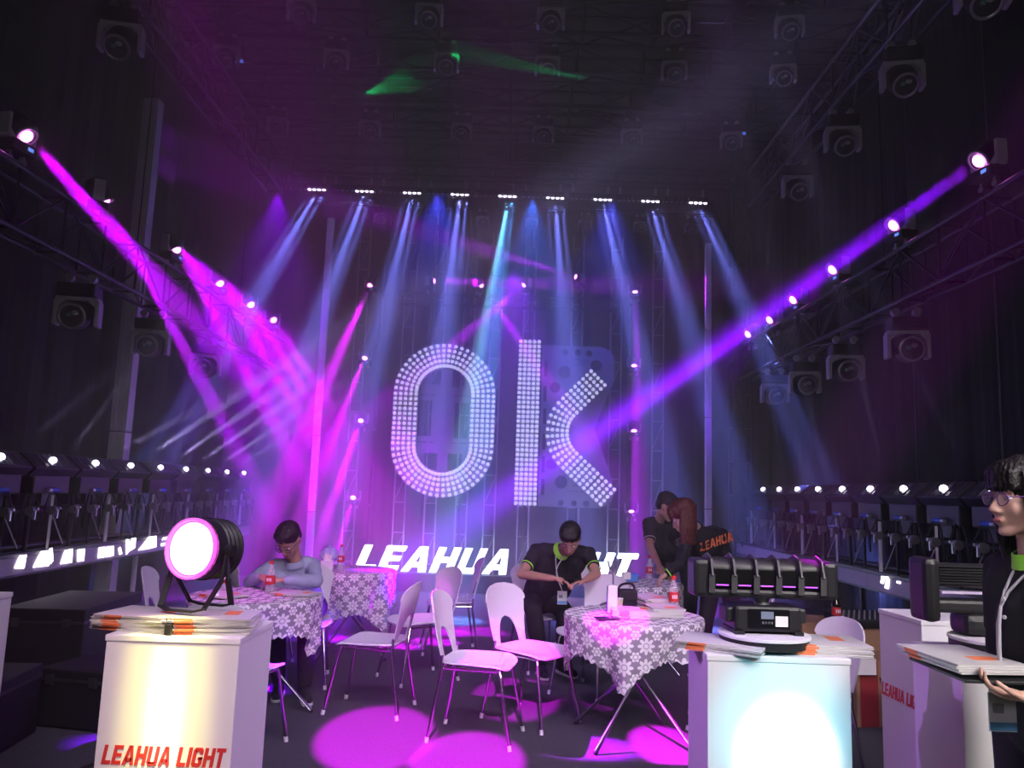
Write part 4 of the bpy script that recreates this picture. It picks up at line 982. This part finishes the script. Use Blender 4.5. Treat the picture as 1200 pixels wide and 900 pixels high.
# ---------------------------------------------------------------- people
def V(*a): return Vector(a)
def person(label, J, face, upv=(0, 0, 1), sk=skin, hair='short', hm=hairm, vox=.009, shirt=polo, collar=None, cuff=None, long_sleeve=False, hs=1.0, female=False, lanyard=None, glasses=None, fingers=None, name='person'):
    """J: joints in world space; face: direction the face looks"""
    t = thing(name, label, 'person', (J['pelvis'].x, J['pelvis'].y, 0)); O0 = t.location.copy()
    J = {k: v-O0 for k, v in J.items()}
    f = Vector(face).normalized(); u = Vector(upv); s = f.cross(u).normalized(); u = s.cross(f).normalized()
    M3 = Matrix((s, f, u)).transposed(); hc = J['head']
    hp = lambda x, y, z: hc + (M3 @ Vector((x, y, z)))*hs
    k = .9 if female else 1.0
    pel, ch, nk = J['pelvis'], J['chest'], J['neck']; sL, sR = J['shL'], J['shR']
    hL = pel+(J['kneeL']-pel).normalized()*.02+(sL-sR).normalized()*.09; hR = pel+(J['kneeR']-pel).normalized()*.02-(sL-sR).normalized()*.09
    def torso(bm, g):
        acap(bm, sL.lerp(ch, .42), .095*k+g, hL.lerp(pel, .2), .105*k+g); acap(bm, sR.lerp(ch, .42), .095*k+g, hR.lerp(pel, .2), .105*k+g)
        acap(bm, ch, .115*k+g, pel, .12*k+g); acap(bm, sL, .058*k+g, sR, .058*k+g)
        acap(bm, sL.lerp(nk, .25), .06*k+g, sR.lerp(nk, .25), .06*k+g)
    def hips(bm, g): acap(bm, hL, .105*k+g, hR, .105*k+g); acap(bm, pel, .12*k+g, pel.lerp(ch, .25), .11*k+g)
    def legs(bm, g, upto=1.0):
        for S, h in (('L', hL), ('R', hR)):
            kn, an = J['knee'+S], J['ankle'+S]
            acap(bm, h, .088*k+g, kn, .058*k+g); acap(bm, kn, .058*k+g, kn.lerp(an, .3), .060*k+g); acap(bm, kn.lerp(an, .3), .060*k+g, kn.lerp(an, upto), (.040+.015*(1-upto))*k+g)
    def arm(bm, S, g, a=0, b=1.0):
        sh, el, wr = J['sh'+S], J['elbow'+S], J['wrist'+S]
        acap(bm, sh, .054*k+g, sh.lerp(el, min(1, b if b < 1 else 1)), (.054-.016*min(1, b))*k+g)
        if b >= 1: acap(bm, el, .040*k+g, el.lerp(wr, .35), .038*k+g); acap(bm, el.lerp(wr, .35), .038*k+g, el.lerp(wr, .97 if g == 0 else .93), .026*k+g*.8)
    bm = bmesh.new()
    torso(bm, -.012); hips(bm, -.012); legs(bm, -.010)
    for S in 'LR': arm(bm, S, 0)
    # neck and head
    acap(bm, nk-(u*.02), .052*k, hp(0, -.02, -.06), .050*k)
    aell(bm, hp(0, -.012, .035), V(.074, .092, .082)*hs, M3, 24); aell(bm, hp(0, .022, -.025), V(.060, .068, .085)*hs, M3, 24)
    for q in (-1, 1):
        acap(bm, hp(q*.042, .005, -.062), .024*hs, hp(q*.012, .064, -.098), .016*hs)
        aell(bm, hp(q*.032, .058, -.032), V(.026, .022, .028)*hs, M3, 14)
        aell(bm, hp(q*.075, -.008, -.008), V(.010, .020, .031)*hs, M3 @ Matrix.Rotation(q*.3, 3, 'Z'), 14)
        aell(bm, hp(q*.011, .093, -.040), V(.009, .011, .008)*hs, M3, 12)
    aell(bm, hp(0, .070, -.098), V(.020, .016, .015)*hs, M3, 14)
    acap(bm, hp(0, .082, .006), .008*hs, hp(0, .103, -.034), .0115*hs); acap(bm, hp(-.034, .070, .022), .012*hs, hp(.034, .070, .022), .012*hs)
    aell(bm, hp(0, .080, -.066), V(.024, .016, .016)*hs, M3, 14)
    # hands: palm, four fingers, thumb
    for S in 'LR':
        wr = J['wrist'+S]; hd = J.get('hand'+S, wr+(wr-J['elbow'+S]).normalized()*.09); d = (hd-wr).normalized()
        nrm = J.get('palm'+S); nrm = (nrm+O0 if nrm is not None else V(0, 0, -1)); nrm = (nrm-d*nrm.dot(d)).normalized(); sd = d.cross(nrm)*(1 if S == 'L' else -1)
        Mh = Matrix((sd, d, nrm)).transposed()
        aell(bm, wr+d*.045, V(.040, .052, .017)*k, Mh, 14)
        for i in range(4):
            o = (i-1.5)*.019*k; L = (.062, .072, .068, .054)[i]*k; b0 = wr+d*.075*k+sd*o
            k1 = b0+d*L*.45+nrm*.010; k2 = k1+d*L*.28+nrm*L*.32; k3 = k2+d*L*.05+nrm*L*.34
            r0 = max(.0082*k, vox*.9)
            acap(bm, b0, r0, k1, r0*.95, 10); acap(bm, k1, r0*.95, k2, r0*.9, 10); acap(bm, k2, r0*.9, k3, r0*.8, 10)
        r0 = max(.0095*k, vox*.9); b0 = wr+d*.02-sd*.028; m_ = b0+d*.035-sd*.022+nrm*.014; e_ = m_+d*.03+sd*.004+nrm*.016
        acap(bm, b0, r0*1.2, m_, r0, 10); acap(bm, m_, r0, e_, r0*.85, 10)
    body = mk('body', remesh(bm, vox, 3), sk, t)
    # eyes, lips
    for q in (-1, 1):
        e = mk('eye', one(aell, hp(q*.030, .073, 0), V(.0125, .0095, .0075)*hs, M3, 12), eyew, t, True)
        mk('iris', one(aell, hp(q*.030, .0805, 0), V(.0058, .0035, .0060)*hs, M3, 10), eyeb, e, True)
        mk('eyebrow', one(acap, hp(q*.014, .086, .024), .003*hs, hp(q*.046, .072, .026), .0022*hs, 8), hm, t, True)
    mk('lips', one(aell, hp(0, .0925, -.066), V(.018, .0055, .006)*hs, M3, 14), lipm, t, True)
    # clothing
    bm = bmesh.new(); torso(bm, .006)
    for S in 'LR': arm(bm, S, .008, 0, 1.0 if long_sleeve else .60)
    acap(bm, ch, .12*k, nk.lerp(ch, .45), .075*k)
    sh = remesh(bm, max(vox, .009), 3, 'shirt')
    for v in sh.vertices:
        n_ = math.sin(v.co.x*46+v.co.z*31)*math.sin(v.co.z*23+v.co.y*37); v.co += v.normal*n_*.0035
    so = mk('shirt', sh, shirt, t)
    bm = bmesh.new(); hips(bm, .004); legs(bm, .014, .96); mk('trousers', remesh(bm, .012, 3, 'trousers'), trous, t)
    for S in 'LR':
        an = J['ankle'+S]; to = J['toe'+S]; bm = bmesh.new(); acap(bm, V(an.x, an.y, .048)-(to-an).normalized()*.02, .042, V(to.x, to.y, .035), .034)
        for v in bm.verts: v.co.z = max(v.co.z, .004)
        shoe = mk('shoe', bm, polo, t, True)
        bm = bmesh.new(); a = V(an.x, an.y, .010)-(V(to.x, to.y, 0)-V(an.x, an.y, 0)).normalized()*.03; acap(bm, a, .044, V(to.x, to.y, .010), .040)
        for v in bm.verts: v.co.z = min(max(v.co.z, .0), .018)
        mk('sole', bm, mat('sole_pale', (.55, .55, .55), .6), shoe)
    # collar
    ax = (hp(0, 0, -.1)-nk).normalized(); ax = (ax+V(0, 0, .6)).normalized() if abs(ax.z) < .3 else ax
    cb = bmesh.new(); alathe(cb, [(.074*k, -.022), (.066*k, .010), (.062*k, .022), (.066*k, .020), (.080*k, -.020)], nk, ax, 22, False)
    co = mk('collar', cb, collar or shirt, t, True)
    if collar and cuff:
        for S in 'LR':
            a, b_ = J['sh'+S], J['elbow'+S]; d = b_-a
            if long_sleeve: a = J['wrist'+S]-(J['wrist'+S]-J['elbow'+S])*.10; d = (J['wrist'+S]-J['elbow'+S]); p = a; rr = .036*k
            else: p = a+d*.66; rr = (.054-.016*.62)*k+.012
            cb = bmesh.new(); alathe(cb, [(rr, -.006), (rr+.004, -.004), (rr+.004, .004), (rr, .006)], p, d, 18, False); mk('cuff_trim', cb, cuff, t, True)
    # hair
    bm = bmesh.new()
    if hair == 'short':
        aell(bm, hp(0, -.020, .050), V(.083, .098, .082)*hs, M3, 24); aell(bm, hp(0, .035, .088), V(.066, .052, .032)*hs, M3, 16); aell(bm, hp(0, -.055, .0), V(.072, .055, .06)*hs, M3, 16)
    else:
        aell(bm, hp(0, -.018, .045), V(.088, .102, .088)*hs, M3, 24); aell(bm, hp(0, .050, .080), V(.066, .040, .036)*hs, M3, 16)
        dn = V(0, 0, -1)
        for q in range(-6, 7):
            a = q/6*1.5; bx = math.sin(a)*.082; by = -math.cos(a)*.088-.012; p0 = hp(bx, by, .03); L = J.get('hairlen', None)
            ln = .30 if hair == 'long' else .24
            p1 = p0+dn*ln*.5+(M3 @ V(bx*.15, by*.1, 0)); p2 = p0+dn*ln+(M3 @ V(bx*.1, by*.15, 0))
            acap(bm, p0, .026, p1, .025, 10); acap(bm, p1, .025, p2, .012, 10)
        if hair == 'bob':
            for q in (-1, 1):
                for by, bx in ((.040, .078), (.015, .088), (-.010, .090)):
                    p0 = hp(q*bx*.8, by-.01, .07); p1 = hp(q*bx, by-.006, -.02); p2 = hp(q*bx*.98, by-.03, -.14)-V(0, 0, .06)
                    acap(bm, p0, .018, p1, .019, 10); acap(bm, p1, .019, p2, .013, 10)
        for q in (-3, -2, -1, 0, 1, 2, 3): acap(bm, hp(q*.017, .082-abs(q)*.003, .075), .013*hs, hp(q*.019, .092-abs(q)*.006, .028), .008*hs, 10)
    hmsh = remesh(bm, .006, 2, 'hair')
    for v in hmsh.vertices:
        l = M3.inverted() @ (v.co-hc); a = math.atan2(l.x, -l.y+.001); v.co += v.normal*(.0030*math.sin(a*34+l.z*8)+.0018*math.sin(a*71))
    mk('hair', hmsh, hm, t)
    if glasses:
        bm = bmesh.new()
        for q in (-1, 1):
            atube(bm, [hp(q*.032+.024*math.cos(a), .098-.006*abs(math.cos(a)), -.003+.019*math.sin(a)) for a in [2*PI*i/18 for i in range(18)]], .0020, 6, True)
            atube(bm, [hp(q*.056, .092, .004), hp(q*.080, .03, .006), hp(q*.084, -.012, 0)], .0019, 6)
        atube(bm, [hp(-.010, .098, .002), hp(0, .101, .005), hp(.010, .098, .002)], .0019, 6)
        g = mk('glasses', bm, glasses, t, True)
        for q in (-1, 1): mk('lens', one(alathe, [(.021, 0), (.021, .0015)], hp(q*.032, .0955, -.003), f, 18), mat('spectacle_glass', (.5, .5, .6), .05, alpha=.18, coat=1), g)
    if lanyard:
        a = lanyard                     # world points down the ribbon, last is the badge
        for side in (-1, 1):
            q0 = nk+(sL-sR).normalized()*side*.055
            pts = [q0+V(0, 0, .01)]+[p-O0 for p in a]
            mk('ribbon', one(atube, sm(pts), .0045, 6), lany, t, True)
        p = a[-1]-O0; bd = mk('badge', one(abox, V(0, 0, -.05), (.078, .004, .105), None, .0015), mat('badge_white', (.8, .82, .85), .4), t, False, p)
        mk('badge_stripe', one(abox, V(0, -.003, -.088), (.074, .002, .022)), mat('badge_blue', (.12, .35, .6), .4), bd); mk('badge_print', one(abox, V(-.012, -.003, -.04), (.03, .002, .025)), mat('grey_print', (.3, .3, .32), .6), bd)
        return t, so, bd
    return t, so, None
# seated man in the middle, looking at his phone
Jm = dict(pelvis=V(.33, 7.02, .57), chest=at(652, 668, 6.80), neck=at(659, 645, 6.62), head=at(668, 631, 6.46),
          shL=at(629, 645, 6.72), shR=at(690, 649, 6.74), elbowL=at(611, 673, 6.50), elbowR=at(699, 672, 6.50), wristL=at(649, 678, 6.32), wristR=at(686, 680, 6.32),
          handL=at(664, 680, 6.30), handR=at(674, 682, 6.30), kneeL=V(.24, 6.62, .52), kneeR=V(.50, 6.62, .52), ankleL=V(.32, 6.72, .09), ankleR=V(.50, 6.80, .09), toeL=V(.34, 6.55, .04), toeR=V(.58, 6.64, .04))
person('seated young man in black polo with lime trim looking down at a phone', Jm, (-.12, -.62, -.75), (0, -.2, 1), collar=lime, cuff=lime, lanyard=[at(652, 668, 6.50), at(659, 693, 6.48)], vox=.0095, hs=1.06)
pp = at(671, 676, 6.28); t = thing('phone', 'dark phone held in both hands by the seated young man', 'phone', pp, 0); mk('phone_body', one(abox, (0, 0, 0), (.14, .07, .009), Matrix.Rotation(.5, 3, 'X'), .002), blackpl, t); mk('screen', one(abox, (0, -.002, .006), (.125, .06, .001), Matrix.Rotation(.5, 3, 'X')), lensm, t)
# man in blue at the left table
Jb = dict(pelvis=V(-1.58, 6.25, .55), chest=at(343, 685, 6.12), neck=at(345, 658, 6.02), head=at(338, 633, 5.90),
          shL=at(316, 667, 6.05), shR=at(366, 663, 6.10), elbowL=at(293, 682, 5.84), elbowR=at(371, 681, 5.82), wristL=at(306, 676, 5.66), wristR=at(332, 680, 5.62),
          handL=at(320, 676, 5.60), handR=at(318, 679, 5.58), kneeL=V(-1.66, 5.83, .50), kneeR=V(-1.42, 5.85, .50), ankleL=V(-1.60, 5.85, .09), ankleR=V(-1.40, 5.78, .09), toeL=V(-1.56, 5.66, .04), toeR=V(-1.33, 5.60, .04))
person('seated man in light blue shirt and glasses writing at the left table', Jb, (-.16, -.66, -.70), (0, -.1, 1), shirt=shirtb, long_sleeve=True, glasses=blackmt, vox=.0095, hs=1.06)
t = thing('pen', 'dark pen in the hand of the man in blue', 'pen', at(316, 674, 5.58)); mk('pen_body', one(acyl, (0, 0, -.03), (.02, .03, .07), .004, seg=8), blackpl, t); mk('pen_clip', one(acyl, (.016, .020, .05), (.020, .028, .07), .0048, seg=8), alu, t)
# man at the rear bending to the table
Jr = dict(pelvis=V(1.75, 8.15, .92), chest=at(776, 640, 7.95), neck=at(773, 610, 7.78), head=at(782, 594, 7.62),
          shL=at(760, 614, 7.75), shR=at(796, 616, 7.85), elbowL=at(762, 642, 7.55), elbowR=at(800, 646, 7.60), wristL=at(773, 663, 7.32), wristR=at(790, 668, 7.4),
          kneeL=V(1.62, 8.05, .50), kneeR=V(1.88, 8.1, .50), ankleL=V(1.60, 8.25, .09), ankleR=V(1.88, 8.25, .09), toeL=V(1.58, 8.08, .04), toeR=V(1.90, 8.08, .04))
person('standing man in black polo with white trim reaching to the rear table', Jr, (.75, -.45, -.45), (0, 0, 1), cuff=lany, collar=lany, vox=.010, hs=1.08)
# woman with the lettered jacket
Jw = dict(pelvis=V(1.86, 6.95, .86), chest=at(829, 640, 6.75), neck=at(814, 618, 6.62), head=at(801, 605, 6.50),
          shL=at(805, 630, 6.50), shR=at(846, 626, 6.80), elbowL=at(796, 662, 6.30), elbowR=at(853, 660, 6.75), wristL=at(782, 672, 6.30), wristR=at(836, 676, 6.5),
          kneeL=V(1.72, 6.85, .47), kneeR=V(1.98, 6.9, .47), ankleL=V(1.70, 7.0, .09), ankleR=V(1.98, 7.0, .09), toeL=V(1.60, 6.86, .04), toeR=V(1.90, 6.85, .04))
wt, wso, _ = person('woman with long reddish hair and lettered black jacket bending over the rear table', Jw, (-.80, .25, -.50), (0, 0, 1), sk=skinf, hair='long', hm=hairr, long_sleeve=True, female=True, cuff=lime, collar=polo, vox=.010, hs=1.1)
def wrap_text(obj, parent, origin, txt, h, cen, xd, yd, m, sub=3):
    """press flat letters onto a garment; cen/xd/yd in the parent's space"""
    bvh = BVHTree.FromObject(obj, bpy.context.evaluated_depsgraph_get()) if False else BVHTree.FromPolygons([v.co for v in obj.data.vertices], [p.vertices[:] for p in obj.data.polygons]); nz = xd.cross(yd).normalized()
    bm, W_ = text_bm(txt, h, .001, Matrix(), .95, False, .05, .08)
    M = Matrix((xd, yd, nz)).transposed()
    for v in bm.verts:
        p = cen + M @ v.co; hit = bvh.ray_cast(p+nz*.25, -nz, .6)
        v.co = (hit[0]+nz*(.004+v.co.z)) if hit[0] is not None else p
    return mk('lettering', bm, m, parent)
bpy.context.view_layer.update()
cw = at(836, 632, 6.75)-wt.location; rdir = (CM @ V(1, .12, 0)).normalized(); udir = (CM @ V(-.12, 1, 0)).normalized()
wrap_text(wso, wt, None, 'LEAHUA', .075, cw, rdir, udir, orangep)
# woman standing in profile at the right edge
wx, wy = 1.53, 2.33
Jf = dict(pelvis=V(wx+.03, wy, .90), chest=V(wx+.02, wy, 1.18), neck=V(wx+.025, wy, 1.36), head=V(wx, wy, 1.528),
          shL=V(wx+.03, wy-.165, 1.305), shR=V(wx+.03, wy+.165, 1.305), elbowL=V(wx+.05, wy-.20, 1.04), elbowR=V(wx+.03, wy+.21, 1.03), wristL=V(wx-.13, wy-.17, 1.00), wristR=V(wx-.12, wy+.10, 1.0),
          handL=V(wx-.24, wy-.13, 1.015), handR=V(wx-.22, wy+.05, 1.015), kneeL=V(wx+.01, wy-.09, .48), kneeR=V(wx+.01, wy+.09, .48), ankleL=V(wx+.04, wy-.09, .09), ankleR=V(wx+.04, wy+.09, .09), toeL=V(wx-.12, wy-.1, .04), toeR=V(wx-.12, wy+.1, .04))
Jf['palmL'] = V(0, 0, 1); Jf['palmR'] = V(0, 0, 1)
ft, fso, fbd = person('woman in profile at the right edge with purple glasses and a black polo', Jf, (-1, -.06, -.02), (0, 0, 1), sk=skinf, hair='bob', female=True, collar=lime, cuff=None, vox=.0055, hs=.98,
       glasses=mat('purple_frame', (.16, .03, .22), .3), lanyard=[V(wx-.105, wy-.03, 1.22), V(wx-.135, wy-.06, .985)])
bm = bmesh.new()
for z in (1.24, 1.19): alathe(bm, [(.006, 0), (.006, .004)], (wx-.105-ft.location.x, wy-.045-ft.location.y, z), (-1, -.4, 0), 10)
mk('shirt_buttons', bm, mat('button_white', (.8, .8, .8), .4), ft)
bm = bmesh.new(); alathe(bm, [(.030, -.008), (.035, -.006), (.035, .006), (.030, .008)], Jf['wristL']+V(.03, -.005, .006)-ft.location, (1, -.15, .2), 20, False); mk('bracelet', bm, mat('gold', (.8, .6, .4), .25, .9), ft, True)
mk('badge_text', one(abox, (0, 0, 0), (.001, .001, .001)), paper, ft) if False else None
stack('magazine carried by the woman at the right edge, %s of her stack', 'magazines carried by the woman', (wx-.19, wy+.02, 1.045), 4, R(6), .06, (-.002, .001))
t = thing('folder', 'black folder under the magazines held by the woman at the right edge', 'folder', (wx-.16, wy, 1.032)); mk('folder_cover', one(abox, (0, 0, 0), (.25, .30, .008), None, .002), blackpl, t); mk('folder_spine', one(abox, (.126, 0, 0), (.006, .30, .011), None, .002), blackmt, t)
bpy.data.scenes.remove(TMP)
